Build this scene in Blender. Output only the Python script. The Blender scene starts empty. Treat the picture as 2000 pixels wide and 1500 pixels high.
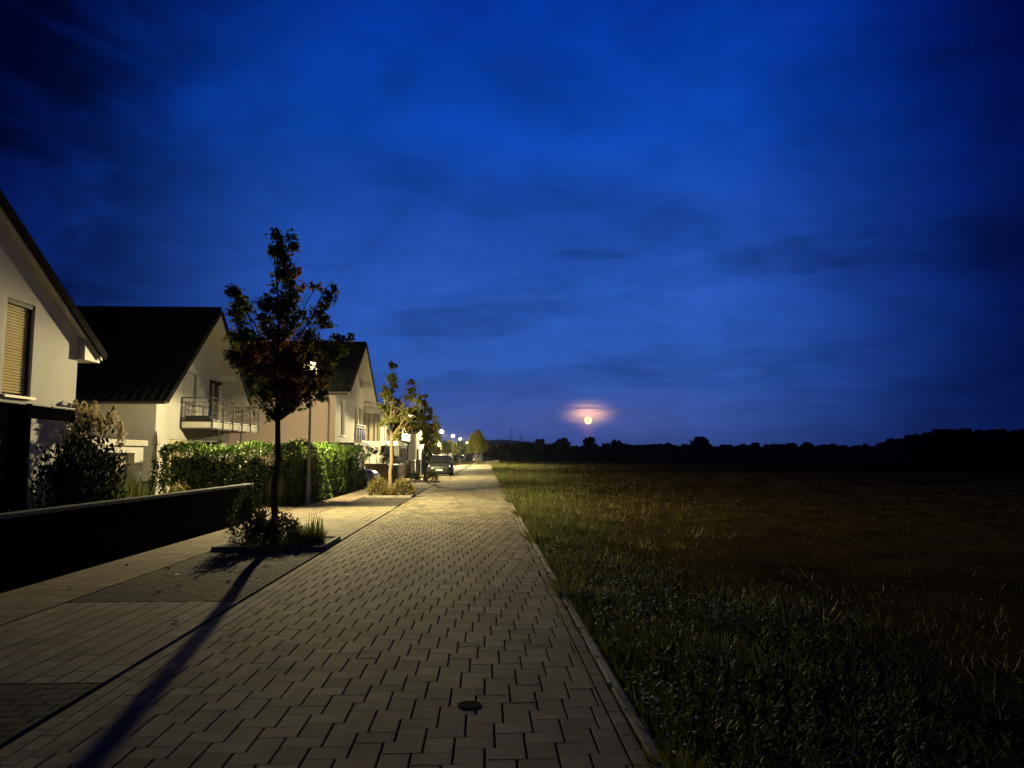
import bpy, math, random
import numpy as np
from mathutils import Vector, Matrix
from mathutils.geometry import tessellate_polygon

R = math.radians
rnd = random.Random(7)
scene = bpy.context.scene
COL = scene.collection

# ------------------------------------------------------------------ camera
EYE = 1.6
PITCH, YAW = R(5.418), R(2.174)
cam_data = bpy.data.cameras.new('camera')
cam = bpy.data.objects.new('camera', cam_data)
COL.objects.link(cam)
cam_data.sensor_width = 36.0
cam_data.lens = 36.0 * 1455.0 / 2000.0
cam_data.clip_start = 0.05
cam_data.clip_end = 20000.0
cam.location = (0, 0, EYE)
cam.rotation_euler = (math.pi / 2 + PITCH, 0, -YAW)
scene.camera = cam

# ------------------------------------------------------------------ world
MOON_DIR = Vector((0.1392, 0.9892, 0.0455)).normalized()
world = bpy.data.worlds.new('World')
scene.world = world
world.use_nodes = True
wt = world.node_tree
for n in list(wt.nodes):
    wt.nodes.remove(n)


class NT:
    """small helper that writes shader node maths as expressions"""
    def __init__(self, tree):
        self.t = tree

    def node(self, kind, **kw):
        n = self.t.nodes.new(kind)
        for k, v in kw.items():
            setattr(n, k, v)
        return n

    def put(self, sock, v):
        if hasattr(v, 'is_linked') or isinstance(v, bpy.types.NodeSocket):
            self.t.links.new(v, sock)
        elif v is not None:
            sock.default_value = v

    def m(self, op, a, b=None, c=None, clamp=False):
        n = self.node('ShaderNodeMath', operation=op, use_clamp=clamp)
        self.put(n.inputs[0], a)
        if b is not None:
            self.put(n.inputs[1], b)
        if c is not None:
            self.put(n.inputs[2], c)
        return n.outputs[0]

    def v(self, op, a, b=None):
        n = self.node('ShaderNodeVectorMath', operation=op)
        self.put(n.inputs[0], a)
        if b is not None:
            self.put(n.inputs[1], b)
        return n.outputs['Value'] if op in ('DOT_PRODUCT', 'LENGTH') else n.outputs[0]

    def smooth(self, x, lo, hi, a=0.0, b=1.0):
        n = self.node('ShaderNodeMapRange', interpolation_type='SMOOTHSTEP')
        self.put(n.inputs[0], x)
        n.inputs[1].default_value = lo
        n.inputs[2].default_value = hi
        n.inputs[3].default_value = a
        n.inputs[4].default_value = b
        return n.outputs[0]

    def noise(self, vec, scale, detail=3.0, rough=0.5, dist=0.0):
        n = self.node('ShaderNodeTexNoise')
        self.put(n.inputs['Vector'], vec)
        n.inputs['Scale'].default_value = scale
        n.inputs['Detail'].default_value = detail
        n.inputs['Roughness'].default_value = rough
        n.inputs['Distortion'].default_value = dist
        return n.outputs['Fac']

    def comb(self, x, y, z):
        n = self.node('ShaderNodeCombineXYZ')
        for i, q in enumerate((x, y, z)):
            self.put(n.inputs[i], q)
        return n.outputs[0]

    def sep(self, v):
        n = self.node('ShaderNodeSeparateXYZ')
        self.put(n.inputs[0], v)
        return n.outputs

    def mix(self, f, a, b, mode='MIX'):
        n = self.node('ShaderNodeMix', data_type='RGBA', blend_type=mode)
        self.put(n.inputs[0], f)
        self.put(n.inputs[6], a if not isinstance(a, tuple) else (*a[:3], 1))
        self.put(n.inputs[7], b if not isinstance(b, tuple) else (*b[:3], 1))
        return n.outputs[2]

    def ramp(self, f, stops):
        n = self.node('ShaderNodeValToRGB')
        self.put(n.inputs[0], f)
        cr = n.color_ramp
        while len(cr.elements) < len(stops):
            cr.elements.new(0.5)
        for e, (p, c) in zip(cr.elements, stops):
            e.position = p
            e.color = (*c, 1)
        return n.outputs[0]


W = NT(wt)
tc = W.node('ShaderNodeTexCoord')
d = W.v('NORMALIZE', tc.outputs['Generated'])
dx, dy, dz = W.sep(d)
zc = W.m('MAXIMUM', dz, 0.0)
az = W.m('ARCTAN2', dx, dy)
# twilight colour by height above the horizon
base = W.ramp(zc, [(0.0, (0.036, 0.078, 0.33)), (0.045, (0.0330, 0.098, 0.410)), (0.12, (0.0300, 0.116, 0.51)),
                   (0.24, (0.0220, 0.106, 0.54)), (0.40, (0.0045, 0.074, 0.52)), (0.55, (0.0010, 0.042, 0.42)),
                   (1.0, (0.0, 0.016, 0.18))])
sky = W.node('ShaderNodeTexSky', sky_type='NISHITA')
sky.sun_disc = False
sky.sun_elevation = R(-4.0)
sky.sun_rotation = R(188.0)
sky.ozone_density = 6.0
skyc = W.mix(1.0, sky.outputs[0], (0.02, 0.04, 0.06), 'MULTIPLY')
base = W.mix(1.0, base, skyc, 'ADD')
# cloud layers: direction laid out on a flat ceiling, so that they shrink to the horizon
k = W.m('DIVIDE', 1.0, W.m('ADD', zc, 0.10))
px_, py_ = W.m('MULTIPLY', dx, k), W.m('MULTIPLY', dy, k)
dsc = W.v('MULTIPLY', d, (1.0, 1.0, 2.0))
big = W.noise(W.v('ADD', dsc, (3.1, 7.7, 0.4)), 1.9, 4.0, 0.55, 0.5)
mid = W.noise(W.v('ADD', dsc, (1.7, 2.2, 4.0)), 4.6, 6.0, 0.58, 0.6)
fine = W.noise(W.comb(W.m('MULTIPLY', px_, 1.2), W.m('MULTIPLY', py_, 1.8), 9.0), 1.3, 7.0, 0.6, 0.5)
cloud = W.m('ADD', W.m('MULTIPLY', W.smooth(big, 0.34, 0.68), 0.26), W.m('MULTIPLY', W.smooth(mid, 0.34, 0.70), 0.24))
cloud = W.m('ADD', cloud, W.m('MULTIPLY', W.smooth(fine, 0.40, 0.74), 0.14))
# the heavy cloud bank over the houses
bank_edge = W.m('ADD', az, W.m('MULTIPLY', W.m('SUBTRACT', mid, 0.5), 0.75))
bank = W.smooth(bank_edge, -0.58, -0.10, 1.0, 0.0)
cloud = W.m('ADD', cloud, W.m('MULTIPLY', bank, W.m('MULTIPLY_ADD', W.smooth(mid, 0.34, 0.62), 0.34, 0.30)))


wob0 = W.m('SUBTRACT', W.noise(W.comb(W.m('MULTIPLY', az, 7.0), W.m('MULTIPLY', zc, 40.0), 1.0), 1.0, 6.0, 0.62), 0.5)


def streak(a0, e0, wa, we, amp, seed, tilt=0.0):
    """one long low cloud at azimuth a0, height e0"""
    wob = W.m('MULTIPLY', wob0, we * 4.2)
    ua = W.m('DIVIDE', W.m('SUBTRACT', az, a0), wa)
    ve = W.m('DIVIDE', W.m('ADD', W.m('SUBTRACT', W.m('SUBTRACT', zc, e0), W.m('MULTIPLY', W.m('SUBTRACT', az, a0), tilt)), wob), we)
    r2 = W.m('ADD', W.m('MULTIPLY', ua, ua), W.m('MULTIPLY', ve, ve))
    return W.m('MULTIPLY', W.smooth(r2, 0.1, 1.3, 1.0, 0.0), amp)


for a in ((-0.005, 0.183, 0.17, 0.022, 0.20, 1.0, 0.10), (0.03, 0.215, 0.10, 0.010, 0.14, 2.0, 0.05), (0.36, 0.236, 0.22, 0.024, 0.16, 3.0, 0.10),
          (0.15, 0.262, 0.06, 0.007, 0.16, 5.0, 0.02), (0.10, 0.104, 0.42, 0.020, 0.14, 4.0, 0.07), (0.60, 0.235, 0.20, 0.03, 0.14, 6.0, 0.08)):
    cloud = W.m('ADD', cloud, streak(*a))
cloud = W.m('MINIMUM', cloud, 0.86)
# sky dimmed to both sides like a lens vignette, and overhead; keeps the ground dark
side = W.smooth(W.m('ABSOLUTE', W.m('SUBTRACT', az, R(1.0))), R(15), R(39), 1.0, 0.12)
high = W.smooth(zc, 0.50, 0.95, 1.0, 0.35)
sky_dim = W.m('MULTIPLY', side, high)
bright = W.m('MULTIPLY', W.m('SUBTRACT', 1.0, cloud), sky_dim)
# the dimmed parts keep more blue than red and green
br_r = W.m('MULTIPLY', bright, W.m('POWER', sky_dim, 0.55))
br_g = W.m('MULTIPLY', bright, W.m('POWER', sky_dim, 0.32))
br_b = W.m('MULTIPLY', bright, W.m('POWER', sky_dim, -0.12))
col = W.mix(1.0, base, W.comb(br_r, br_g, br_b), 'MULTIPLY')
# moonlight scattered in the thin cloud next to the moon
maz = math.atan2(MOON_DIR.x, MOON_DIR.y)
u = W.m('SUBTRACT', az, maz)
v = W.m('SUBTRACT', zc, MOON_DIR.z)


def gauss(su, sv, ov):
    a = W.m('DIVIDE', u, su)
    b = W.m('DIVIDE', W.m('SUBTRACT', v, ov), sv)
    return W.m('EXPONENT', W.m('MULTIPLY', W.m('ADD', W.m('MULTIPLY', a, a), W.m('MULTIPLY', b, b)), -1.0))


veil = W.noise(W.comb(W.m('MULTIPLY', az, 14.0), W.m('MULTIPLY', zc, 150.0), 2.0), 1.0, 5.0, 0.6)
veil = W.smooth(veil, 0.30, 0.66, 0.35, 1.0)
bar = W.m('SUBTRACT', 1.0, streak(maz - 0.015, MOON_DIR.z + 0.0163, 0.055, 0.0020, 0.45, 8.0))
g1 = W.m('MULTIPLY', W.m('MULTIPLY', gauss(0.021, 0.0105, 0.0090), veil), bar)
g2 = gauss(0.17, 0.036, 0.004)
g3 = gauss(0.008, 0.012, -0.008)
glow = W.mix(1.0, W.mix(1.0, (0, 0, 0), W.mix(1.0, (1.5, 0.76, 0.28), W.comb(g1, g1, g1), 'MULTIPLY'), 'ADD'),
             W.mix(1.0, (0.028, 0.014, 0.008), W.comb(g2, g2, g2), 'MULTIPLY'), 'ADD')
glow = W.mix(1.0, glow, W.mix(1.0, (0.12, 0.04, 0.02), W.comb(g3, g3, g3), 'MULTIPLY'), 'ADD')
col = W.mix(1.0, col, glow, 'ADD')
bg = W.node('ShaderNodeBackground')
wt.links.new(col, bg.inputs['Color'])
bg.inputs['Strength'].default_value = 1.0
wo = W.node('ShaderNodeOutputWorld')
wt.links.new(bg.outputs[0], wo.inputs['Surface'])

# moonlight
sun_data = bpy.data.lights.new('moonlight', 'SUN')
sun_data.energy = 0.012
sun_data.angle = R(0.5)
sun_data.color = (1.0, 0.86, 0.70)
sun = bpy.data.objects.new('moonlight', sun_data)
COL.objects.link(sun)
sun.rotation_euler = MOON_DIR.to_track_quat('Z', 'Y').to_euler()
sun.location = (20, 60, 30)

vs = scene.view_settings
vs.view_transform = 'Standard'
vs.look = 'None'
vs.exposure = 0.0
vs.gamma = 1.0
vs.use_curve_mapping = False
scene.render.engine = 'CYCLES'
scene.cycles.use_denoising = True
scene.cycles.max_bounces = 6
scene.cycles.transparent_max_bounces = 16
scene.cycles.sample_clamp_indirect = 3.0

LAMP_WATT = 11000.0
LAMP_COLOR = (1.0, 0.82, 0.40)


# ------------------------------------------------------------------ object helpers
def tag(o, label=None, cat=None, group=None, kind=None):
    if label:
        o['label'] = label
    if cat:
        o['category'] = cat
    if group:
        o['group'] = group
    if kind:
        o['kind'] = kind
    return o


def empty(name, loc, label=None, cat=None, group=None):
    o = bpy.data.objects.new(name, None)
    o.empty_display_size = 0.2
    COL.objects.link(o)
    o.location = loc
    return tag(o, label, cat, group)


WLOC = {}


def wloc(o):
    v = Vector((0, 0, 0))
    while o is not None:
        v += Vector(o.location)
        o = o.parent
    return v


def link(name, me, mat=None, parent=None, loc=(0, 0, 0)):
    o = bpy.data.objects.new(name, me)
    COL.objects.link(o)
    if mat is not None and not me.materials:
        me.materials.append(mat)
    if parent is not None:
        o.parent = parent
    o.location = loc
    return o


def copy_tree(o, parent=None):
    c = o.copy()
    COL.objects.link(c)
    c.parent = parent
    for ch in list(o.children):
        copy_tree(ch, c)
    return c


def set_smooth(me, on=True):
    me.polygons.foreach_set('use_smooth', [on] * len(me.polygons))


class MB:
    """collects faces in world coordinates; build() makes one mesh object"""
    def __init__(self):
        self.v, self.f = [], []

    def add(self, verts, faces):
        b = len(self.v)
        self.v += [tuple(p) for p in verts]
        self.f += [tuple(i + b for i in f) for f in faces]
        return self

    def box(self, x0, x1, y0, y1, z0, z1):
        vs_ = [(x, y, z) for z in (z0, z1) for y in (y0, y1) for x in (x0, x1)]
        return self.add(vs_, [(0, 2, 3, 1), (4, 5, 7, 6), (0, 1, 5, 4), (2, 6, 7, 3), (0, 4, 6, 2), (1, 3, 7, 5)])

    def cbox(self, x0, x1, y0, y1, z0, z1, c=0.01):
        """box with chamfered edges"""
        import itertools
        pts = []
        for sx, sy, sz in itertools.product((0, 1), repeat=3):
            X, Y, Z = (x0, x1)[sx], (y0, y1)[sy], (z0, z1)[sz]
            ix, iy, iz = (c, -c)[sx], (c, -c)[sy], (c, -c)[sz]
            pts += [(X, Y + iy, Z + iz), (X + ix, Y, Z + iz), (X + ix, Y + iy, Z)]
        def I(sx, sy, sz, a):
            return (sx * 4 + sy * 2 + sz) * 3 + a
        F = []
        for s in (0, 1):
            q = [I(s, 0, 0, 0), I(s, 1, 0, 0), I(s, 1, 1, 0), I(s, 0, 1, 0)]
            F.append(q if s else q[::-1])
            q = [I(0, s, 0, 1), I(1, s, 0, 1), I(1, s, 1, 1), I(0, s, 1, 1)]
            F.append(q[::-1] if s else q)
            q = [I(0, 0, s, 2), I(1, 0, s, 2), I(1, 1, s, 2), I(0, 1, s, 2)]
            F.append(q if s else q[::-1])
        for a in (0, 1):
            for b in (0, 1):
                F.append((I(a, b, 0, 0), I(a, b, 1, 0), I(a, b, 1, 1), I(a, b, 0, 1)))
                F.append((I(a, 0, b, 0), I(a, 1, b, 0), I(a, 1, b, 2), I(a, 0, b, 2)))
                F.append((I(0, a, b, 1), I(1, a, b, 1), I(1, a, b, 2), I(0, a, b, 2)))
        for sx, sy, sz in itertools.product((0, 1), repeat=3):
            F.append(tuple(I(sx, sy, sz, a) for a in range(3)))
        return self.add(pts, F)

    def tube(self, path, radii, n=8, caps=True):
        path = [Vector(p) for p in path]
        if not hasattr(radii, '__len__'):
            radii = [radii] * len(path)
        rings, prev = [], None
        for i, p in enumerate(path):
            t = (path[min(i + 1, len(path) - 1)] - path[max(i - 1, 0)]).normalized()
            if prev is None:
                a = t.orthogonal().normalized()
            else:
                a = (prev - t * prev.dot(t)).normalized()
            prev = a
            b = t.cross(a)
            rings.append([p + (a * math.cos(2 * math.pi * j / n) + b * math.sin(2 * math.pi * j / n)) * radii[i] for j in range(n)])
        vs_ = [q for r in rings for q in r]
        F = []
        for i in range(len(path) - 1):
            for j in range(n):
                F.append((i * n + j, i * n + (j + 1) % n, (i + 1) * n + (j + 1) % n, (i + 1) * n + j))
        if caps:
            F.append(tuple(range(n))[::-1])
            F.append(tuple((len(path) - 1) * n + j for j in range(n)))
        return self.add(vs_, F)

    def lathe(self, prof, cx, cy, n=20, zoff=0.0):
        vs_, F = [], []
        for r, z in prof:
            for j in range(n):
                a = 2 * math.pi * j / n
                vs_.append((cx + r * math.cos(a), cy + r * math.sin(a), z + zoff))
        for i in range(len(prof) - 1):
            for j in range(n):
                F.append((i * n + j, i * n + (j + 1) % n, (i + 1) * n + (j + 1) % n, (i + 1) * n + j))
        if prof[0][0] > 1e-6:
            F.append(tuple(range(n))[::-1])
        if prof[-1][0] > 1e-6:
            F.append(tuple((len(prof) - 1) * n + j for j in range(n)))
        return self.add(vs_, F)

    def prism(self, poly, axis, a0, a1):
        """poly of 2D points extruded along axis ('x': points are (y,z); 'y': (x,z); 'z': (x,y))"""
        n = len(poly)
        def P(p, a):
            return {'x': (a, p[0], p[1]), 'y': (p[0], a, p[1]), 'z': (p[0], p[1], a)}[axis]
        vs_ = [P(p, a0) for p in poly] + [P(p, a1) for p in poly]
        F = [tuple(range(n)), tuple(range(2 * n - 1, n - 1, -1))]
        for i in range(n):
            F.append((i, i + n, (i + 1) % n + n, (i + 1) % n))
        return self.add(vs_, F)

    def quad(self, a, b, c, d_):
        return self.add([a, b, c, d_], [(0, 1, 2, 3)])

    def holed(self, outer, holes, axis, a, depth):
        """flat wall with openings at coordinate a on an axis; reveals run `depth` (signed) behind it"""
        def P(p, q):
            return (q, p[0], p[1]) if axis == 'x' else (p[0], q, p[1])
        loops = [[Vector((p[0], p[1], 0)) for p in outer]]
        for (u0, u1, w0, w1) in holes:
            loops.append([Vector((u0, w0, 0)), Vector((u0, w1, 0)), Vector((u1, w1, 0)), Vector((u1, w0, 0))])
        tris = tessellate_polygon(loops)
        flat = [p for l in loops for p in l]
        self.add([P((p.x, p.y), a) for p in flat], [tuple(t) for t in tris])
        for (u0, u1, w0, w1) in holes:
            c = [(u0, w0), (u0, w1), (u1, w1), (u1, w0)]
            self.add([P(p, a) for p in c] + [P(p, a + depth) for p in c],
                     [(i, (i + 1) % 4, (i + 1) % 4 + 4, i + 4) for i in range(4)])
        return self

    def build(self, name, mat, parent=None, smooth=False, origin=None):
        o0 = wloc(parent) if parent is not None else Vector(origin or (0, 0, 0))
        me = bpy.data.meshes.new(name)
        me.from_pydata([(p[0] - o0.x, p[1] - o0.y, p[2] - o0.z) for p in self.v], [], self.f)
        me.update()
        import bmesh
        bm = bmesh.new()
        bm.from_mesh(me)
        bmesh.ops.recalc_face_normals(bm, faces=bm.faces)
        bm.to_mesh(me)
        bm.free()
        if smooth:
            set_smooth(me)
            try:
                me.set_sharp_from_angle(angle=R(40))
            except Exception:
                pass
        return link(name, me, mat, parent, (0, 0, 0) if parent is not None else tuple(o0))


def raw_mesh(name, V, F):
    """numpy verts (n,3) and same-size faces (m,k) to a mesh"""
    me = bpy.data.meshes.new(name)
    m, kk = F.shape
    me.vertices.add(len(V))
    me.vertices.foreach_set('co', np.ascontiguousarray(V, dtype=np.float32).ravel())
    me.loops.add(m * kk)
    me.loops.foreach_set('vertex_index', np.ascontiguousarray(F, dtype=np.int32).ravel())
    me.polygons.add(m)
    me.polygons.foreach_set('loop_start', np.arange(0, m * kk, kk, dtype=np.int32))
    me.polygons.foreach_set('loop_total', np.full(m, kk, dtype=np.int32))
    me.update(calc_edges=True)
    set_smooth(me, False)
    return me


# ------------------------------------------------------------------ materials
MATS = {}


def material(name, color, rough=0.8, var=0.12, scale=6.0, bump=0.0, bscale=60.0, metal=0.0, island=0.0, second=None, sscale=1.0,
             spec=0.3, slo=0.45, shi=0.62, coat=0.0, stretch=False):
    """procedural surface: colour + two noises in world space, per-piece tone, bump"""
    if name in MATS:
        return MATS[name]
    mt = bpy.data.materials.new(name)
    mt.use_nodes = True
    t = mt.node_tree
    N = NT(t)
    p = t.nodes['Principled BSDF']
    geo = N.node('ShaderNodeNewGeometry')
    pos = geo.outputs['Position']
    c = (*color, 1)
    n1 = N.noise(pos, scale, 5.0, 0.6)
    tone = N.m('MULTIPLY_ADD', N.m('SUBTRACT', n1, 0.5), var * 4.0, 1.0)
    if island:
        oi = N.node('ShaderNodeObjectInfo')
        rr = N.m('FRACT', N.m('ADD', geo.outputs['Random Per Island'], oi.outputs['Random']))
        tone = N.m('MULTIPLY', tone, N.m('MULTIPLY_ADD', N.m('SUBTRACT', rr, 0.5), island * 2.0, 1.0))
        tone = N.m('MULTIPLY', tone, N.smooth(N.m('FRACT', N.m('MULTIPLY', rr, 7.31)), 0.88, 0.93, 1.0, 0.78))
    src = c
    if second:
        n2 = N.noise(pos, sscale, 6.0, 0.6, 0.3)
        if stretch:
            # wheel and drainage marks drawn out along the lane, and small blotchy stains
            sx, sy, sz = N.sep(pos)
            n2 = N.m('ADD', N.m('MULTIPLY', n2, 0.55), N.m('MULTIPLY', N.noise(N.comb(N.m('MULTIPLY', sx, 2.2), N.m('MULTIPLY', sy, 0.16), sz), 1.0, 4.0, 0.6), 0.45))
            blot = N.smooth(N.noise(pos, 5.5, 5.0, 0.65, 0.8), 0.58, 0.75, 1.0, 0.72)
            tone = N.m('MULTIPLY', tone, blot)
        src = N.mix(N.smooth(n2, slo, shi), tuple(color), tuple(second))
    out = N.mix(1.0, src if not isinstance(src, tuple) else tuple(color), N.comb(tone, tone, tone), 'MULTIPLY')
    t.links.new(out, p.inputs['Base Color'])
    p.inputs['Roughness'].default_value = rough
    p.inputs['Metallic'].default_value = metal
    p.inputs['Specular IOR Level'].default_value = spec
    if coat:
        p.inputs['Coat Weight'].default_value = coat
        p.inputs['Coat Roughness'].default_value = 0.05
    if bump:
        b = N.node('ShaderNodeBump')
        b.inputs['Strength'].default_value = bump
        b.inputs['Distance'].default_value = 0.01
        t.links.new(N.noise(pos, bscale, 4.0, 0.65), b.inputs['Height'])
        t.links.new(b.outputs[0], p.inputs['Normal'])
    MATS[name] = mt
    return mt


def leaf_material(name, colors, trans=0.35, rough=0.55, autumn=None, ascale=1.1, alo=0.52, ahi=0.66, aoff=(0, 0, 0)):
    """leaf tones picked per leaf; autumn tones come in patches"""
    if name in MATS:
        return MATS[name]
    mt = bpy.data.materials.new(name)
    mt.use_nodes = True
    t = mt.node_tree
    N = NT(t)
    p = t.nodes['Principled BSDF']
    geo = N.node('ShaderNodeNewGeometry')
    r = geo.outputs['Random Per Island']
    st = [(i / max(1, len(colors) - 1), c) for i, c in enumerate(colors)]
    c = N.ramp(r, st)
    if autumn:
        st2 = [(i / max(1, len(autumn) - 1), q) for i, q in enumerate(autumn)]
        c2 = N.ramp(r, st2)
        nz = N.noise(N.v('ADD', geo.outputs['Position'], aoff), ascale, 2.0, 0.5)
        nz = N.m('ADD', nz, N.m('MULTIPLY', N.m('SUBTRACT', r, 0.5), 0.12))
        c = N.mix(N.smooth(nz, alo, ahi), c, c2)
    t.links.new(c, p.inputs['Base Color'])
    p.inputs['Roughness'].default_value = rough
    p.inputs['Specular IOR Level'].default_value = 0.35
    tr = N.node('ShaderNodeBsdfTranslucent')
    t.links.new(c, tr.inputs['Color'])
    mx = N.node('ShaderNodeMixShader')
    mx.inputs[0].default_value = trans
    t.links.new(p.outputs[0], mx.inputs[1])
    t.links.new(tr.outputs[0], mx.inputs[2])
    t.links.new(mx.outputs[0], t.nodes['Material Output'].inputs['Surface'])
    MATS[name] = mt
    return mt


def emission(name, color, strength, see_through=0.0):
    if name in MATS:
        return MATS[name]
    mt = bpy.data.materials.new(name)
    mt.use_nodes = True
    t = mt.node_tree
    N = NT(t)
    t.nodes.remove(t.nodes['Principled BSDF'])
    e = N.node('ShaderNodeEmission')
    e.inputs['Color'].default_value = (*color, 1)
    e.inputs['Strength'].default_value = strength
    outp = t.nodes['Material Output'].inputs['Surface']
    if see_through:
        tr = N.node('ShaderNodeBsdfTransparent')
        mx = N.node('ShaderNodeMixShader')
        mx.inputs[0].default_value = 1.0 - see_through
        t.links.new(tr.outputs[0], mx.inputs[1])
        t.links.new(e.outputs[0], mx.inputs[2])
        t.links.new(mx.outputs[0], outp)
    else:
        t.links.new(e.outputs[0], outp)
    MATS[name] = mt
    return mt


def glass(name, tint=(0.008, 0.009, 0.010), rough=0.06):
    return material(name, tint, rough, 0.0, spec=0.35)


M_road = material('road_paver', (0.250, 0.220, 0.150), 0.82, 0.10, 2.2, 0.6, 120.0, island=0.26, second=(0.155, 0.138, 0.098), sscale=0.9, spec=0.08, stretch=True)
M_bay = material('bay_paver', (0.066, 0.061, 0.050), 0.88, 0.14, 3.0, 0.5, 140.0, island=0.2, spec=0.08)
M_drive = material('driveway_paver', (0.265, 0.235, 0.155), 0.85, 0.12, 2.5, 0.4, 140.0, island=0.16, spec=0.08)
M_foot = material('footway_paver', (0.24, 0.195, 0.140), 0.88, 0.14, 2.5, 0.4, 140.0, island=0.18, spec=0.08)
M_private = material('private_paver', (0.13, 0.095, 0.065), 0.85, 0.12, 2.5, 0.4, 140.0, island=0.15)
M_joint = material('joint_sand', (0.026, 0.023, 0.018), 0.95, 0.2, 12.0, 0.6, 200.0)
M_kerb = material('kerb_concrete', (0.27, 0.25, 0.215), 0.85, 0.12, 5.0, 0.5, 120.0, island=0.10, second=(0.16, 0.15, 0.12), sscale=3.0)
M_soil = material('soil', (0.035, 0.026, 0.018), 0.95, 0.3, 10.0, 1.0, 40.0)
M_field = material('field_soil', (0.048, 0.034, 0.014), 0.95, 0.30, 1.2, 1.0, 25.0, second=(0.026, 0.019, 0.008), sscale=0.5, stretch=True, spec=0.0)
M_render = material('white_render', (0.70, 0.69, 0.66), 0.9, 0.06, 1.2, 0.5, 160.0, second=(0.60, 0.58, 0.54), sscale=0.7, slo=0.50, shi=0.78)
M_render_b = material('cream_render', (0.70, 0.69, 0.64), 0.9, 0.06, 1.0, 0.5, 160.0, second=(0.60, 0.58, 0.53), sscale=0.7, slo=0.50, shi=0.78)
M_pink = material('pink_render', (0.84, 0.66, 0.57), 0.9, 0.03, 1.0, 0.3, 260.0)
M_trim = material('white_trim', (0.62, 0.60, 0.55), 0.6, 0.04, 4.0, 0.1, 120.0)
M_roof = material('dark_roof_tile', (0.012, 0.012, 0.014), 0.9, 0.15, 3.0, 0.3, 90.0, spec=0.03)
M_galv = material('galvanised_steel', (0.42, 0.42, 0.40), 0.5, 0.12, 12.0, 0.1, 60.0, metal=0.3)
M_rail = material('railing_steel', (0.045, 0.044, 0.042), 0.6, 0.1, 12.0, spec=0.2)
M_zinc = material('zinc_pipe', (0.20, 0.18, 0.16), 0.5, 0.12, 8.0, metal=0.5)
M_black = material('black_metal', (0.012, 0.012, 0.013), 0.5, 0.1, 8.0)
M_blackwood = material('black_timber', (0.010, 0.009, 0.008), 0.95, 0.2, 10.0, 0.4, 60.0, spec=0.0)
M_shutter = material('grey_shutter', (0.38, 0.37, 0.35), 0.6, 0.05, 5.0)
M_slat = material('cream_slat', (0.80, 0.68, 0.38), 0.45, 0.06, 8.0)
M_glass = glass('dark_glass')
M_curtain = material('curtain', (0.42, 0.38, 0.28), 0.9, 0.10, 3.0)
M_wall_dark = material('dark_garden_wall', (0.014, 0.014, 0.015), 0.95, 0.25, 8.0, 0.8, 70.0, island=0.2, spec=0.0)
M_cap = material('wall_cap', (0.07, 0.067, 0.06), 0.8, 0.15, 8.0, 0.4, 90.0)
M_panel = material('grey_fence_panel', (0.20, 0.195, 0.19), 0.7, 0.15, 2.0, 0.2, 80.0, island=0.12)
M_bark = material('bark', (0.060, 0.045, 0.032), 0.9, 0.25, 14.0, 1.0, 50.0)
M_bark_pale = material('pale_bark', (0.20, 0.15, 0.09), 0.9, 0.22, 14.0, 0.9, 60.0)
M_stem = material('stem', (0.05, 0.045, 0.025), 0.85, 0.2, 20.0)

L_maple = leaf_material('maple_leaf', [(0.030, 0.052, 0.014), (0.050, 0.080, 0.020), (0.090, 0.115, 0.028), (0.150, 0.145, 0.040)], 0.58,
                        autumn=[(0.16, 0.040, 0.014), (0.24, 0.070, 0.020), (0.28, 0.115, 0.030), (0.20, 0.14, 0.035)], ascale=0.95, alo=0.52, ahi=0.64, aoff=(3.0, 1.2, 0.4))
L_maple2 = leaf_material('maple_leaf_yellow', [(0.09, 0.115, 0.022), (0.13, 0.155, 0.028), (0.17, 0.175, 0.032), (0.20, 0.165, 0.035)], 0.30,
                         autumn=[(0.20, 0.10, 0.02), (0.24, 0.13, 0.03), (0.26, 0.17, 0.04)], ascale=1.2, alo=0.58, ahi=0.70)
L_green = leaf_material('garden_leaf', [(0.012, 0.020, 0.007), (0.019, 0.031, 0.010), (0.028, 0.045, 0.014)], 0.06, 0.9)
L_hedge = leaf_material('hedge_leaf', [(0.035, 0.075, 0.012), (0.060, 0.115, 0.018), (0.095, 0.155, 0.025), (0.13, 0.18, 0.035)], 0.14, 0.32)
L_shrub = leaf_material('shrub_leaf', [(0.030, 0.042, 0.014), (0.050, 0.062, 0.020), (0.075, 0.080, 0.028)], 0.2)
L_shrub2 = leaf_material('golden_shrub_leaf', [(0.10, 0.090, 0.022), (0.15, 0.125, 0.030), (0.19, 0.145, 0.045)], 0.25)
L_plume = leaf_material('pampas_plume', [(0.42, 0.34, 0.20), (0.55, 0.46, 0.29), (0.68, 0.60, 0.42)], 0.35)
L_dark = leaf_material('far_leaf', [(0.012, 0.018, 0.008), (0.020, 0.028, 0.012)], 0.1)
L_weed = leaf_material('weed_leaf', [(0.060, 0.085, 0.018), (0.085, 0.120, 0.026), (0.115, 0.150, 0.036), (0.15, 0.15, 0.04)], 0.35)
L_grass = leaf_material('grass_blade', [(0.07, 0.105, 0.020), (0.11, 0.145, 0.030), (0.16, 0.165, 0.042), (0.25, 0.20, 0.075)], 0.35)
L_straw = leaf_material('straw', [(0.16, 0.105, 0.032), (0.23, 0.155, 0.048), (0.33, 0.23, 0.078)], 0.2)
L_flower = leaf_material('white_petal', [(0.70, 0.70, 0.62), (0.80, 0.80, 0.75)], 0.3)
L_dead = leaf_material('fallen_leaf', [(0.12, 0.05, 0.02), (0.26, 0.19, 0.10)], 0.1)
M_dead = L_dead

# ================================================================== THE SETTING
nr = np.random.default_rng(11)


def bend(x, y):
    """the lane drifts a little to the right beyond the third tree"""
    return x + 0.007 * np.maximum(0.0, np.asarray(y) - 40.0)


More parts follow.
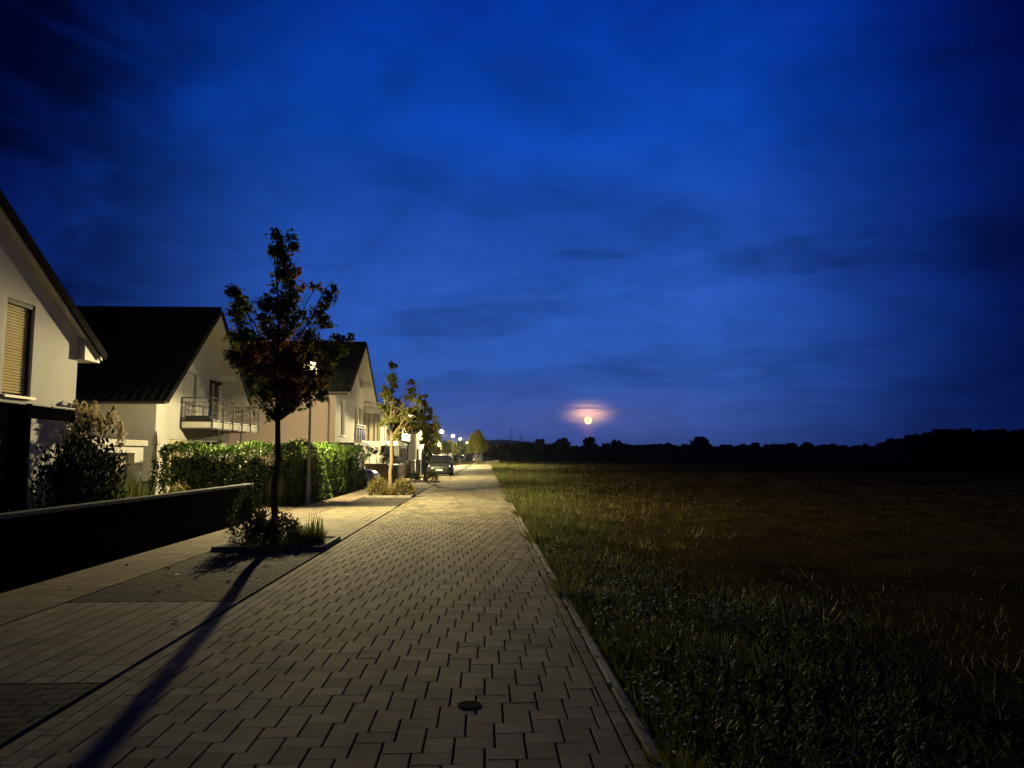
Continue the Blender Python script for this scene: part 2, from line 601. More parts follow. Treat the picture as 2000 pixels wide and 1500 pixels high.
def ground_noise(x, y):
    return (np.sin(x * 1.7 + 0.6 * y) * np.sin(y * 1.3 - 0.4 * x) * 0.5 + np.sin(x * 4.1 + 1.3) * np.sin(y * 3.7 + x) * 0.3
            + np.sin(x * 0.35) * np.sin(y * 0.23 + 1.0) * 0.8)


gx = np.concatenate([-np.geomspace(9000, 6, 16), np.linspace(-4, 0.6, 5), np.arange(0.97, 14, 0.22), np.geomspace(14.3, 9000, 44)])
gy = np.concatenate([-np.geomspace(3000, 4, 10), np.arange(0, 42, 0.3), np.geomspace(42.5, 11000, 60)])
GX, GY = np.meshgrid(gx, gy)
GZ = np.full(GX.shape, -0.07)
near = np.clip((GX - 0.97) / 0.9, 0, 1) * np.clip((160 - np.hypot(GX, GY)) / 120, 0, 1)
GZ = GZ + near * (0.045 + 0.045 * ground_noise(GX, GY))
nx_, ny_ = len(gx), len(gy)
ii = np.arange((ny_ - 1) * nx_).reshape(ny_ - 1, nx_)[:, :-1].ravel()
Fg = np.stack([ii, ii + 1, ii + nx_ + 1, ii + nx_], 1)
me = raw_mesh('field', np.stack([GX.ravel(), GY.ravel(), GZ.ravel()], 1), Fg)
set_smooth(me)
field = tag(link('field', me, M_field), 'harvested stubble field of brown soil beside the lane', None, None, 'structure')


def field_z(x, y):
    nearv = np.clip((x - 0.97) / 0.9, 0, 1) * np.clip((160 - np.hypot(x, y)) / 120, 0, 1)
    return -0.07 + nearv * (0.045 + 0.045 * ground_noise(x, y))


def strip(name, x0, x1, y0, y1, z, mat, label, ny=30):
    """a bedding sheet that follows the bend"""
    ys = np.linspace(y0, y1, ny)
    V = np.concatenate([np.stack([bend(x0, ys), ys, np.full(ny, z)], 1), np.stack([bend(x1, ys), ys, np.full(ny, z)], 1)])
    i = np.arange(ny - 1)
    F = np.stack([i, i + ny, i + ny + 1, i + 1], 1)
    return tag(link(name, raw_mesh(name, V, F), mat), label, None, None, 'structure')


PCACHE = {}


def paver_mesh(w, l, mat, ch=0.004, dep=0.05):
    key = (round(w, 3), round(l, 3), mat.name)
    if key not in PCACHE:
        a, b = w / 2, l / 2
        V = []
        for (ox, oy, z) in ((a - ch, b - ch * .3, 0), (a, b, -ch * .5), (a, b, -dep)):
            V += [(-ox, -oy, z), (ox, -oy, z), (ox, oy, z), (-ox, oy, z)]
        F = [(0, 1, 2, 3)]
        for r in (0, 4):
            for i in range(4):
                j = (i + 1) % 4
                F.append((r + i, r + 4 + i, r + 4 + j, r + j))
        m_ = bpy.data.meshes.new('paver')
        m_.from_pydata(V, [], F)
        m_.materials.append(mat)
        PCACHE[key] = m_
    return PCACHE[key]


def in_view(x, y):
    return y > 3.0 and abs(math.atan2(x, y) - YAW) < R(36.5) and math.hypot(x, y) > 4.0


def pave(parent, rects, mat, top, n_single, name='paver', jz=0.0010, dep=0.05, ch=0.004):
    """nearest pavers become children one by one, the rest one joined part of real pavers"""
    rects = [r for r in rects if r[1] - r[0] > 0.010 and r[3] - r[2] > 0.018]
    order = sorted(range(len(rects)), key=lambda i: (0 if in_view((rects[i][0] + rects[i][1]) / 2, (rects[i][2] + rects[i][3]) / 2) else 1,
                                                    math.hypot((rects[i][0] + rects[i][1]) / 2, (rects[i][2] + rects[i][3]) / 2)))
    single = order[:n_single]
    rest = order[n_single:]
    for i in single:
        x0, x1, y0, y1 = rects[i]
        cy = (y0 + y1) / 2
        o = bpy.data.objects.new(name, paver_mesh(x1 - x0, y1 - y0, mat, ch, dep))
        COL.objects.link(o)
        o.parent = parent
        o.location = (float(bend((x0 + x1) / 2, cy)), cy, top + rnd.uniform(-jz, jz))
        o.rotation_euler = (rnd.uniform(-.003, .003), rnd.uniform(-.003, .003), rnd.uniform(-.006, .006))
    if not rest:
        return
    A = np.array([rects[i] for i in rest])
    n = len(A)
    a, b = (A[:, 1] - A[:, 0]) / 2, (A[:, 3] - A[:, 2]) / 2
    cx, cy = (A[:, 0] + A[:, 1]) / 2, (A[:, 2] + A[:, 3]) / 2
    cx = bend(cx, cy)
    zt = top + nr.uniform(-jz, jz, n)
    tx, ty = nr.uniform(-.003, .003, n), nr.uniform(-.003, .003, n)
    sg = np.array([(-1, -1), (1, -1), (1, 1), (-1, 1)])
    V = np.zeros((n, 12, 3))
    for ring, (inset, z) in enumerate(((ch, 0.0), (0.0, -ch * .5), (0.0, -dep))):
        for q in range(4):
            ox, oy = sg[q, 0] * (a - inset), sg[q, 1] * (b - inset * .3)
            V[:, ring * 4 + q, 0] = cx + ox
            V[:, ring * 4 + q, 1] = cy + oy
            V[:, ring * 4 + q, 2] = zt + z + ox * tx + oy * ty
    T = [(0, 1, 2, 3)]
    for r in (0, 4):
        for i in range(4):
            j = (i + 1) % 4
            T.append((r + i, r + 4 + i, r + 4 + j, r + j))
    T = np.array(T)
    F = (T[None] + (np.arange(n) * 12)[:, None, None]).reshape(-1, 4)
    o = link('joined_pavers', raw_mesh('joined_pavers', V.reshape(-1, 3), F), mat, parent)
    o['kind'] = 'stuff'


# ---- the lane
road = strip('road', -2.62, 0.95, -3.0, 190.0, -0.034, M_joint, 'block paved lane of grey concrete pavers running along the field', 60)
A_, B_ = (0.1685, -0.157), (-0.057, -0.372)
SW, SH, TW, TH = 0.1685, 0.215, 0.2255, 0.157
GAPX, GAPY = 0.013, 0.0022
rects = []
XL, XR = -2.315, 0.772
for j in range(-8, 420):
    for i in range(-420, 60):
        x = -0.10 + i * A_[0] + j * B_[0]
        y = 4.783 + 0.0 - 0.157 * i * 1.0 - 0.372 * j * 1.0
        # lattice runs towards the camera with j, so mirror j to cover the far lane
        if x < XL - 0.3 or x > XR + 0.05 or y < 3.0 or y > 118:
            continue
        for (w, y1, y0) in ((TW, y, y - TH), (SW, y - TH, y - TH - SH)):
            a0, a1 = max(x + GAPX / 2, XL), min(x + w - GAPX / 2, XR)
            if a1 - a0 > 0.012:
                rects.append((a0, a1, y0 + GAPY / 2, y1 - GAPY / 2))
for j in range(-330, -8):
    for i in range(-420, 60):
        x = -0.10 + i * A_[0] + j * B_[0]
        y = 4.783 - 0.157 * i - 0.372 * j
        if x < XL - 0.3 or x > XR + 0.05 or y < 3.0 or y > 118:
            continue
        for (w, y1, y0) in ((TW, y, y - TH), (SW, y - TH, y - TH - SH)):
            a0, a1 = max(x + GAPX / 2, XL), min(x + w - GAPX / 2, XR)
            if a1 - a0 > 0.012:
                rects.append((a0, a1, y0 + GAPY / 2, y1 - GAPY / 2))
# leave room for the small valve cover and hole
rects = [r for r in rects]
pave(road, rects, M_road, 0.0, 300)


def rows(x0, x1, y0, y1, w, l, gx_, gy_, stagger=0.5, along='y', jit=0.0):
    """running bond; joints run along y (columns) or along x (courses)"""
    out = []
    if along == 'y':
        nc = max(1, round((x1 - x0) / w))
        w = (x1 - x0) / nc
        for c in range(nc):
            off = (c % 2) * stagger * l
            y = y0 - off
            while y < y1:
                a, b = max(y, y0), min(y + l, y1)
                if b - a > 0.03:
                    out.append((x0 + c * w + gx_ / 2, x0 + (c + 1) * w - gx_ / 2, a + gy_ / 2, b - gy_ / 2))
                y += l
    else:
        nc = max(1, round((y1 - y0) / w))
        w = (y1 - y0) / nc
        for c in range(nc):
            off = (c % 2) * stagger * l
            x = x0 - off
            while x < x1:
                a, b = max(x, x0), min(x + l, x1)
                if b - a > 0.03:
                    out.append((a + gx_ / 2, b - gx_ / 2, y0 + c * w + gy_ / 2, y0 + (c + 1) * w - gy_ / 2))
                x += l
    return out


# gutter rows along the left of the lane
gutter = strip('gutter', -2.625, -2.318, -3.0, 150.0, -0.030, M_joint, 'three rows of narrow paving stones forming the gutter of the lane', 40)
g = rows(-2.640, -2.318, 3.0, 60.0, 0.099, 0.205, 0.008, 0.006, 0.5, 'y')
pave(gutter, g, M_road, -0.004, 200)
# edge row and kerb on the field side
edge = strip('edge_strip', 0.776, 0.955, -3.0, 150.0, -0.031, M_joint, 'edge row of pavers with a flush kerb along the field', 40)
pave(edge, rows(0.782, 0.872, 3.0, 70.0, 0.09, 0.20, 0.010, 0.007, 0.0, 'y'), M_road, 0.001, 60)
pave(edge, [(0.885, 0.955, y + 0.004, y + 0.996) for y in np.arange(3.0, 120.0, 1.0)], M_kerb, 0.012, 40, 'kerb_stone', 0.003, 0.06, 0.012)

# ---- strip between lane and gardens: parking bays, driveways, footway
BAYX = (-4.50, -2.658)
kerb_line = strip('kerb_line', -2.662, -2.640, -3.0, 150.0, -0.02, M_joint, 'dark joint between the gutter and the parking strip', 30)
ZS = 0.010


def bay(y0, y1, mat, kind, label, n, fmt):
    o = strip(kind, BAYX[0], BAYX[1], y0, y1, ZS - 0.034, M_joint, label, 12)
    if fmt == 'long':
        r_ = rows(BAYX[0], BAYX[1], y0, y1, 0.19, 0.29, 0.010, 0.005, 0.45, 'y')
    elif fmt == 'dash':
        r_ = rows(BAYX[0], BAYX[1], y0, y1, 0.165, 0.245, 0.010, 0.005, 0.5, 'x')
    else:
        r_ = rows(BAYX[0], BAYX[1], y0, y1, 0.11, 0.21, 0.008, 0.006, 0.5, 'x')
    pave(o, r_, mat, ZS, n)
    return o


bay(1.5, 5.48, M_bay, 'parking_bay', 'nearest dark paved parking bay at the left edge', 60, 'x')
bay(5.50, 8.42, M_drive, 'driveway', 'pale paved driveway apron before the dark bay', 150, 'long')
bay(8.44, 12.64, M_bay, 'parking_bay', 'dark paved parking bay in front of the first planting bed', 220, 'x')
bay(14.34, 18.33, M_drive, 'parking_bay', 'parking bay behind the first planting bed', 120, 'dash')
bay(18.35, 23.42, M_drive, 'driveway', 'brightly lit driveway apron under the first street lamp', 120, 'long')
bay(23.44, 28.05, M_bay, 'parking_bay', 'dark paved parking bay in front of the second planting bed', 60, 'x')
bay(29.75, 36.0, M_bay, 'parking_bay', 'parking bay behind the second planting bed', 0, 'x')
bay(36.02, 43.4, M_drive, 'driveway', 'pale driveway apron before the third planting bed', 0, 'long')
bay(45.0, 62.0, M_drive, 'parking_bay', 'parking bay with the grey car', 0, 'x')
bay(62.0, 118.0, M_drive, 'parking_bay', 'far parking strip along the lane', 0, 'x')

foot = strip('footway', -5.55, -4.52, -2.0, 118.0, ZS - 0.034, M_joint, 'narrow footway of warm pavers along the garden walls', 40)
pave(foot, rows(-5.55, -4.52, 3.0, 60.0, 0.105, 0.205, 0.007, 0.005, 0.5, 'x'), M_foot, ZS, 220)
private = strip('private_driveway', -11.0, -5.57, 18.8, 23.9, ZS - 0.036, M_joint, 'brown paved private driveway between wall and hedge', 8)
pv = rows(-9.6, -5.58, 18.85, 23.9, 0.16, 0.24, 0.007, 0.006, 0.5, 'x')
pv = [r for r in pv if not (20.95 < (r[2] + r[3]) / 2 < 21.25 or 23.22 < (r[2] + r[3]) / 2 < 23.52)]
pave(private, pv, M_private, ZS, 40)
ds = []
for yy in (20.98, 23.26):
    x = -9.5
    while x < -5.7:
        ds.append((x, x + 0.19, yy, yy + 0.24))
        x += 0.34
pave(private, ds, M_kerb, ZS + 0.004, len(ds), 'white_stone', 0.001)
garden = strip('garden_soil', -30.0, -5.75, 24.0, 120.0, -0.045, M_soil, 'dark garden soil around the houses', 10)
garden2 = strip('garden_soil', -30.0, -5.75, -4.0, 18.8, -0.045, M_soil, 'dark garden soil behind the garden wall', 6)
drive2 = strip('private_driveway', -12.0, -5.57, 36.0, 42.6, -0.03, material('asphalt', (0.055, 0.052, 0.048), 0.9, 0.15, 4.0, 0.6, 120.0), 'dark private driveway with the white car', 6)


# ---- small ironwork in the lane
vc = MB()
vc.lathe([(0.0, 0.005), (0.018, 0.005), (0.020, 0.0035), (0.034, 0.0035), (0.036, 0.005), (0.052, 0.005), (0.054, 0.0035), (0.062, 0.0035), (0.064, 0.006), (0.076, 0.006), (0.079, -0.02)], -0.085, 4.955, 28)
root = empty('valve_cover', (-0.085, 4.955, 0), 'small round iron valve cover set in the lane pavers', 'valve cover')
vc.build('lid', material('cast_iron', (0.022, 0.019, 0.016), 0.95, 0.2, 30.0, 0.3, 200.0, spec=0.02), root, True)
# ---- planting beds
def planting_bed(x0, x1, y0, y1, label, front=True):
    rt_ = empty('planting_bed', ((x0 + x1) / 2, (y0 + y1) / 2, 0), label, 'planting bed', 'planting beds along the lane')
    MB().box(x0 + 0.07, x1 - 0.07, y0 + 0.07, y1 - 0.07, -0.02, 0.06).build('soil', M_soil, rt_)
    kz = 0.085
    n = max(1, round((x1 - x0) / 0.9))
    w = (x1 - x0) / n
    for i in range(n):
        for ya in (y0, y1 - 0.08):
            MB().cbox(x0 + i * w + .004, x0 + (i + 1) * w - .004, ya, ya + 0.08, -0.03, kz, 0.012).build('kerb_stone', M_kerb, rt_)
    n = max(1, round((y1 - y0 - 0.16) / 0.7))
    w = (y1 - y0 - 0.16) / n
    for i in range(n):
        for xa in (x0, x1 - 0.08):
            MB().cbox(xa, xa + 0.08, y0 + 0.08 + i * w + .004, y0 + 0.08 + (i + 1) * w - .004, -0.03, kz - 0.003, 0.012).build('kerb_stone', M_kerb, rt_)
    return rt_


planting_bed(-4.50, -2.67, 12.68, 14.30, 'nearest planting bed with kerb stones around the dark maple')
planting_bed(-4.42, -2.67, 28.1, 29.7, 'planting bed around the lit yellow-green tree')
planting_bed(-4.35, -2.60, 43.5, 44.9, 'planting bed in front of the grey parked car')
planting_bed(-1.75, 0.75, 124.0, 129.0, 'far planting island in the lane around the last tree')


# ================================================================== VEGETATION
def leaf_template(kind):
    if kind == 'maple':
        P = [(0, 0), (0.28, 0.06), (0.50, 0.30), (0.26, 0.36), (0.36, 0.66), (0.12, 0.58), (0, 1.0), (-0.12, 0.58), (-0.36, 0.66), (-0.26, 0.36), (-0.50, 0.30), (-0.28, 0.06)]
        V = [(x, y - 0.05, -0.30 * abs(x) - 0.12 * max(0, y - .4)) for x, y in P] + [(0, 0.36, 0.05)]
        c = len(P)
        F = [(i, (i + 1) % c, c) for i in range(c)]
    elif kind == 'oval':
        V = [(0, 0, 0), (0.24, 0.30, -0.05), (0.20, 0.68, -0.06), (0, 1, -0.08), (-0.20, 0.68, -0.06), (-0.24, 0.30, -0.05), (0, 0.45, 0.03)]
        F = [(i, (i + 1) % 6, 6) for i in range(6)]
    elif kind == 'blade':
        V = [(-0.05, 0, 0), (0.05, 0, 0), (0.04, 0.5, 0.03), (-0.04, 0.5, 0.03), (0, 1.0, 0.14)]
        F = [(0, 1, 2), (0, 2, 3), (3, 2, 4)]
    elif kind == 'stalk':
        V = [(-0.06, 0, 0), (0.06, 0, 0), (0.03, 1, 0.0)]
        F = [(0, 1, 2)]
    elif kind == 'clump':
        V = [(-.5, -.3, .1), (.1, -.5, -.1), (.5, -.1, .12), (.35, .45, -.08), (-.2, .5, .1), (-.55, .15, -.1), (0, 0, .18)]
        F = [(i, (i + 1) % 6, 6) for i in range(6)]
    elif kind == 'flower':
        V = [(0, 0, 0)] + [(0.5 * math.cos(i * math.pi / 3) * (1 if i % 2 else .8), 0.5 * math.sin(i * math.pi / 3) * (1 if i % 2 else .8), 0.1) for i in range(6)]
        F = [(0, i + 1, (i + 1) % 6 + 1) for i in range(6)]
    return np.array(V, float), np.array(F)


LT = {k_: leaf_template(k_) for k_ in ('maple', 'oval', 'blade', 'stalk', 'clump', 'flower')}


def leaf_mesh(name, kind, pos, size, normal=None, tip=None, g=None, width=1.0):
    """many leaves in one mesh: pos (n,3), size (n,), normal/tip direction hints (n,3)"""
    g = g or nr
    T, F = LT[kind]
    n = len(pos)
    if tip is None:
        tip = g.normal(size=(n, 3))
    tip = tip / np.linalg.norm(tip, axis=1, keepdims=True)
    if normal is None:
        normal = g.normal(size=(n, 3))
    side = np.cross(tip, normal)
    side /= np.linalg.norm(side, axis=1, keepdims=True) + 1e-9
    nn = np.cross(side, tip)
    V = (T[None, :, 0:1] * side[:, None, :] * width + T[None, :, 1:2] * tip[:, None, :] + T[None, :, 2:3] * nn[:, None, :]) * np.asarray(size)[:, None, None] + pos[:, None, :]
    Fa = (F[None] + (np.arange(n) * len(T))[:, None, None]).reshape(-1, 3)
    return raw_mesh(name, V.reshape(-1, 3), Fa)


def ball(n, c, r, g=None, hollow=0.35):
    g = g or nr
    q = g.normal(size=(n, 3))
    q /= np.linalg.norm(q, axis=1, keepdims=True)
    rad = (hollow + (1 - hollow) * g.random(n)) ** 0.6
    return np.asarray(c) + q * rad[:, None] * np.asarray(r), q


def tree(name, base, label, clumps, leafmat, barkmat, trunk_r, fork_z, leaf=0.10, dens=260, kind='maple', group=None, cat='tree', seed=1, flat=1.0, wob=0.03):
    """tapered trunk, a limb to every clump, and a crown of single leaves round the clumps (world coordinates)"""
    g = np.random.default_rng(seed)
    rr = random.Random(seed)
    base = Vector(base)
    rt_ = empty(name, base, label, cat, group)
    top = max(clumps, key=lambda c: c[2])
    # trunk with leader
    t = MB()
    tz = top[2] - 0.1
    path, rad = [], []
    for i in range(12):
        s = i / 11
        z = base.z - 0.05 + (tz - base.z) * s
        lean = max(0.0, (z - fork_z) / max(0.1, tz - fork_z))
        path.append((base.x + (top[0] - base.x) * lean ** 1.3 + rr.uniform(-wob, wob) * (s > 0.12), base.y + (top[1] - base.y) * lean ** 1.3 + rr.uniform(-wob, wob) * (s > 0.12), z))
        rad.append(trunk_r * (1.25 if i == 0 else 1.0) * (1 - 0.86 * s ** 1.2))
    t.tube(path, rad, 10)
    t.build('trunk', barkmat, rt_, True)
    b = MB()
    for (x, y, z, r) in clumps:
        z0 = max(fork_z, z - 0.9 * math.hypot(x - base.x, y - base.y) - 0.35 - rr.uniform(0, .25))
        z0 = min(z0, z - 0.05)
        s = (z0 - base.z) / (tz - base.z)
        i = min(10, max(0, int(s * 11)))
        p0 = Vector(path[i]).lerp(Vector(path[i + 1]), min(1, max(0, s * 11 - i)))
        p2 = Vector((x, y, z + r * 0.5))
        mid_ = p0.lerp(p2, 0.5) + Vector((rr.uniform(-.06, .06), rr.uniform(-.06, .06), -0.08 * (p2 - p0).length))
        r0 = max(0.008, trunk_r * 0.42 * (1 - 0.6 * s))
        b.tube([p0, mid_, p2], [r0, r0 * 0.6, 0.004], 5)
        for _ in range(3):
            q = p0.lerp(p2, rr.uniform(.4, .9))
            e = Vector((x, y, z)) + Vector((rr.uniform(-1, 1), rr.uniform(-1, 1), rr.uniform(-.6, 1))) * r * 0.85
            b.tube([q, q.lerp(e, .5) + Vector((0, 0, .03)), e], [r0 * .4, r0 * .28, 0.003], 4)
    b.build('branch', barkmat, rt_, True)
    P, Q, S = [], [], []
    for (x, y, z, r) in clumps:
        n = int(dens * (r / 0.4) ** 2) + 8
        # sub-clusters give uneven edges and gaps
        k_ = max(4, int(7 * (r / 0.35) ** 1.5))
        cc, _ = ball(k_, (x, y, z), (r * 0.85, r * 0.85, r * 0.85 * flat), g, 0.45)
        which = g.integers(0, k_, n)
        p = cc[which] + g.normal(size=(n, 3)) * r * 0.24
        P.append(p)
        out = p - np.array([base.x, base.y, 0.0]) * np.array([1, 1, 0]) - np.array([0, 0, z - r])
        Q.append(out)
    P, Q = np.concatenate(P), np.concatenate(Q)
    n = len(P)
    Q /= np.linalg.norm(Q, axis=1, keepdims=True) + 1e-6
    tip = Q * 0.6 + g.normal(size=(n, 3)) * 0.55 + np.array([0, 0, -0.55])
    nor = np.array([0, 0, 1.0]) + Q * 0.5 + g.normal(size=(n, 3)) * 0.55
    S = leaf * g.uniform(0.6, 1.2, n)
    me_ = leaf_mesh('crown', kind, P - np.array(base), S, nor, tip, g)
    link('crown', me_, leafmat, rt_)
    return rt_


def pxc(Y, items, depth=0.25, seed=3):
    """crown clumps given as (across, up, radius) offsets measured on the tree at distance Y"""
    rr = random.Random(seed)
    out = []
    for (px, py, pr) in items:
        y = Y + rr.uniform(-depth, depth)
        out.append(((px - 945) / 1455 * y, y, EYE + (888 - py) / 1455 * y, pr / 1455 * Y))
    return out


Y1 = 13.75
c1 = pxc(Y1, [(535, 468, 22), (560, 480, 24), (540, 505, 27), (562, 520, 25), (545, 548, 28), (566, 560, 26), (548, 590, 32), (560, 620, 34), (535, 635, 32), (555, 665, 44), (540, 700, 48),
              (560, 735, 42), (525, 735, 36), (548, 772, 34), (565, 795, 22), (540, 800, 20), (520, 590, 20), (515, 612, 20),
              (452, 566, 19), (468, 582, 22), (455, 606, 24), (476, 615, 26), (470, 645, 28), (495, 655, 28), (478, 690, 30), (500, 715, 34), (462, 700, 18),
              (615, 560, 13), (640, 562, 13), (648, 578, 14), (632, 588, 14), (620, 605, 17), (630, 630, 20), (612, 650, 26), (628, 668, 22), (655, 672, 18), (674, 662, 15), (662, 690, 20), (652, 700, 18),
              (648, 722, 16), (606, 674, 24), (574, 716, 30), (603, 776, 18), (618, 765, 20), (590, 780, 22), (575, 760, 26), (512, 770, 20), (618, 727, 15), (600, 708, 15), (632, 744, 13), (608, 735, 15), (626, 710, 13)], 0.45, 5)
tree('maple_tree', (-3.76, 13.75, 0.05), 'tall dark maple with reddish leaves in the nearest planting bed', c1, L_maple, M_bark, 0.064, 2.25, 0.090, 500, seed=4)

Y2 = 29.3
c2 = pxc(Y2, [(768, 714, 9), (763, 735, 11), (772, 748, 10), (757, 760, 11), (765, 775, 13), (748, 772, 10), (775, 790, 13), (758, 798, 15), (745, 795, 8), (768, 815, 15), (755, 825, 12), (772, 838, 15), (785, 820, 13),
              (801, 746, 8), (805, 762, 10), (800, 780, 11), (814, 778, 10), (822, 790, 9), (808, 800, 12), (796, 810, 12), (815, 812, 8), (792, 835, 11), (803, 828, 9), (780, 850, 9)], 0.5, 6)
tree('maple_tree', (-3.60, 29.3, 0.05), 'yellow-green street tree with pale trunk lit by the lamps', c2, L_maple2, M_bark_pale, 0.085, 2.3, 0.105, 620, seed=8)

Y3 = 46.0 - 1.8
c3 = pxc(Y3, [(830, 774, 5), (829, 788, 7), (833, 800, 9), (826, 812, 9), (836, 820, 10), (842, 808, 6), (831, 835, 11), (841, 842, 9), (824, 838, 7), (835, 856, 10), (843, 864, 7), (828, 862, 7), (836, 876, 6)], 0.6, 7)
tree('maple_tree', (-3.42, 44.2, 0.05), 'shaded green street tree in the bed before the grey car', c3, L_maple2, M_bark, 0.085, 2.0, 0.15, 420, seed=12)
Y4 = 63.5
c4 = pxc(Y4, [(852, 815, 4), (850, 826, 6), (855, 836, 7), (848, 846, 7), (856, 853, 7), (850, 862, 6)], 0.8, 8)
tree('maple_tree', (-4.0, 63.5, 0.02), 'slim street tree just behind the grey parked car', c4, L_maple2, M_bark, 0.08, 2.0, 0.17, 380, seed=15)
Y6 = 126.5
c6 = pxc(Y6, [(933, 846, 6), (926, 856, 8), (938, 856, 8), (921, 866, 8), (932, 867, 10), (944, 867, 8), (925, 876, 8), (939, 876, 8), (948, 874, 5), (917, 873, 5)], 1.0, 9)
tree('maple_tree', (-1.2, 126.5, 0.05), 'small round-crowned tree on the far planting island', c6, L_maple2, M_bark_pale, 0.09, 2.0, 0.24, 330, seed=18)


def shrub(name, base, label, r, h, leafmat, leaf=0.05, n=900, kind='oval', group=None, cat='shrub', seed=1, spiky=0.0, cone=0.0):
    g = np.random.default_rng(seed)
    rr = random.Random(seed)
    rt_ = empty(name, base, label, cat, group)
    bx, by, bz = base
    s = MB()
    ends = []
    for i in range(14):
        a, q = rr.uniform(0, 6.28), rr.uniform(0.1, 0.85)
        hz = h * rr.uniform(0.55, 0.95) * (1 - cone * q)
        e = (bx + math.cos(a) * r * q, by + math.sin(a) * r * q, bz + hz)
        ends.append(e)
        s.tube([(bx + math.cos(a) * r * q * .25, by + math.sin(a) * r * q * .25, bz), (bx + math.cos(a) * r * q * .7, by + math.sin(a) * r * q * .7, bz + hz * .5), e], [0.012, 0.008, 0.003], 4)
    s.build('stem', M_stem, rt_)
    k_ = 26
    q = g.normal(size=(k_, 3))
    q /= np.linalg.norm(q, axis=1, keepdims=True)
    q[:, 2] = np.abs(q[:, 2]) * 1.0
    cc = np.stack([bx + q[:, 0] * r * .72, by + q[:, 1] * r * .72, bz + 0.08 * h + q[:, 2] * h * .78], 1)
    if cone:
        f_ = 1 - cone * (cc[:, 2] - bz) / h
        cc[:, 0] = bx + (cc[:, 0] - bx) * f_
        cc[:, 1] = by + (cc[:, 1] - by) * f_
    w = g.integers(0, k_, n)
    p = cc[w] + g.normal(size=(n, 3)) * np.array([r, r, h * .8]) * 0.17
    p[:, 2] = np.maximum(p[:, 2], bz + 0.02)
    out = p - np.array([bx, by, bz + h * 0.2])
    out /= np.linalg.norm(out, axis=1, keepdims=True) + 1e-6
    tip = out + g.normal(size=(n, 3)) * 0.5 + np.array([0, 0, 0.4 + spiky])
    nor = out + g.normal(size=(n, 3)) * 0.6 + np.array([0, 0, .6])
    link('foliage', leaf_mesh('foliage', kind, p - np.array(base), leaf * g.uniform(.6, 1.25, n), nor, tip, g), leafmat, rt_)
    return rt_


def grass_tuft(name, base, label, r, h, n, mat, group=None, cat='grass', seed=1, width=0.5, lean=0.35, plumes=0, plume_h=0.0):
    g = np.random.default_rng(seed)
    rt_ = empty(name, base, label, cat, group)
    a = g.uniform(0, 6.283, n)
    q = np.sqrt(g.random(n)) * r * 0.5
    p = np.stack([np.cos(a) * q, np.sin(a) * q, np.zeros(n)], 1)
    tip = np.stack([np.cos(a) * lean * g.uniform(.2, 1.6, n), np.sin(a) * lean * g.uniform(.2, 1.6, n), np.ones(n)], 1)
    nor = np.stack([-np.cos(a), -np.sin(a), np.full(n, .4)], 1) + g.normal(size=(n, 3)) * .4
    link('blades', leaf_mesh('blades', 'blade', p, h * g.uniform(.5, 1.1, n), nor, tip, g, width), mat, rt_)
    if plumes:
        rr = random.Random(seed)
        P, T_ = [], []
        st = MB()
        for i in range(plumes):
            aa, dd = rr.uniform(0, 6.28), rr.uniform(0.1, 0.9)
            hz = plume_h * rr.uniform(.72, 1.0)
            x, y = math.cos(aa) * r * dd, math.sin(aa) * r * dd
            st.tube([(base[0] + x * .3, base[1] + y * .3, base[2]), (base[0] + x * .7, base[1] + y * .7, base[2] + hz * .6), (base[0] + x, base[1] + y, base[2] + hz)], [.008, .006, .004], 4)
            m_ = 130
            tt = g.random(m_)
            P.append(np.stack([x + g.normal(size=m_) * .05 * np.sin(np.pi * np.clip(tt * .9 + .1, 0, 1)), y + g.normal(size=m_) * .05 * np.sin(np.pi * np.clip(tt * .9 + .1, 0, 1)), hz - .30 + tt * .42], 1))
            T_.append(np.stack([g.normal(size=m_) * .5, g.normal(size=m_) * .5, np.full(m_, 1.0)], 1))
        st.build('plume_stem', M_stem, rt_)
        link('plume', leaf_mesh('plume', 'oval', np.concatenate(P), np.full(plumes * m_, 0.07), None, np.concatenate(T_), g), L_plume, rt_)
    return rt_


# first bed
shrub('shrub', (-4.12, 13.45, 0.07), 'tall dark upright shrub at the left end of the nearest bed', 0.40, 0.86, L_shrub, 0.055, 2600, 'oval', 'shrubs in the planting beds', seed=21, cone=0.35)
shrub('shrub', (-3.78, 13.15, 0.07), 'low dark shrub left of the maple trunk', 0.26, 0.42, L_shrub, 0.05, 1300, 'oval', 'shrubs in the planting beds', seed=22)
shrub('shrub', (-3.52, 13.42, 0.07), 'rounded dark shrub right of the maple trunk', 0.32, 0.46, L_shrub, 0.05, 1800, 'oval', 'shrubs in the planting beds', seed=23)
grass_tuft('lavender', (-3.12, 13.2, 0.07), 'wispy lavender with upright stalks at the bed corner', 0.42, 0.34, 420, L_weed, None, 'plant', 24, 0.35, 0.30)
grass_tuft('lavender', (-2.90, 13.35, 0.07), 'shorter lavender against the side kerb of the nearest bed', 0.26, 0.27, 300, L_weed, None, 'plant', 25, 0.35, 0.35)
grass_tuft('flower_spike', (-3.02, 13.75, 0.07), 'tall thin flower spikes rising behind the lavender', 0.35, 0.50, 40, L_weed, None, 'plant', 26, 0.5, 0.12)
grass_tuft('ground_cover', (-3.40, 12.92, 0.07), 'low tufts along the front kerb of the nearest bed', 0.75, 0.17, 500, L_weed, None, 'plant', 27, 0.6, 0.5)
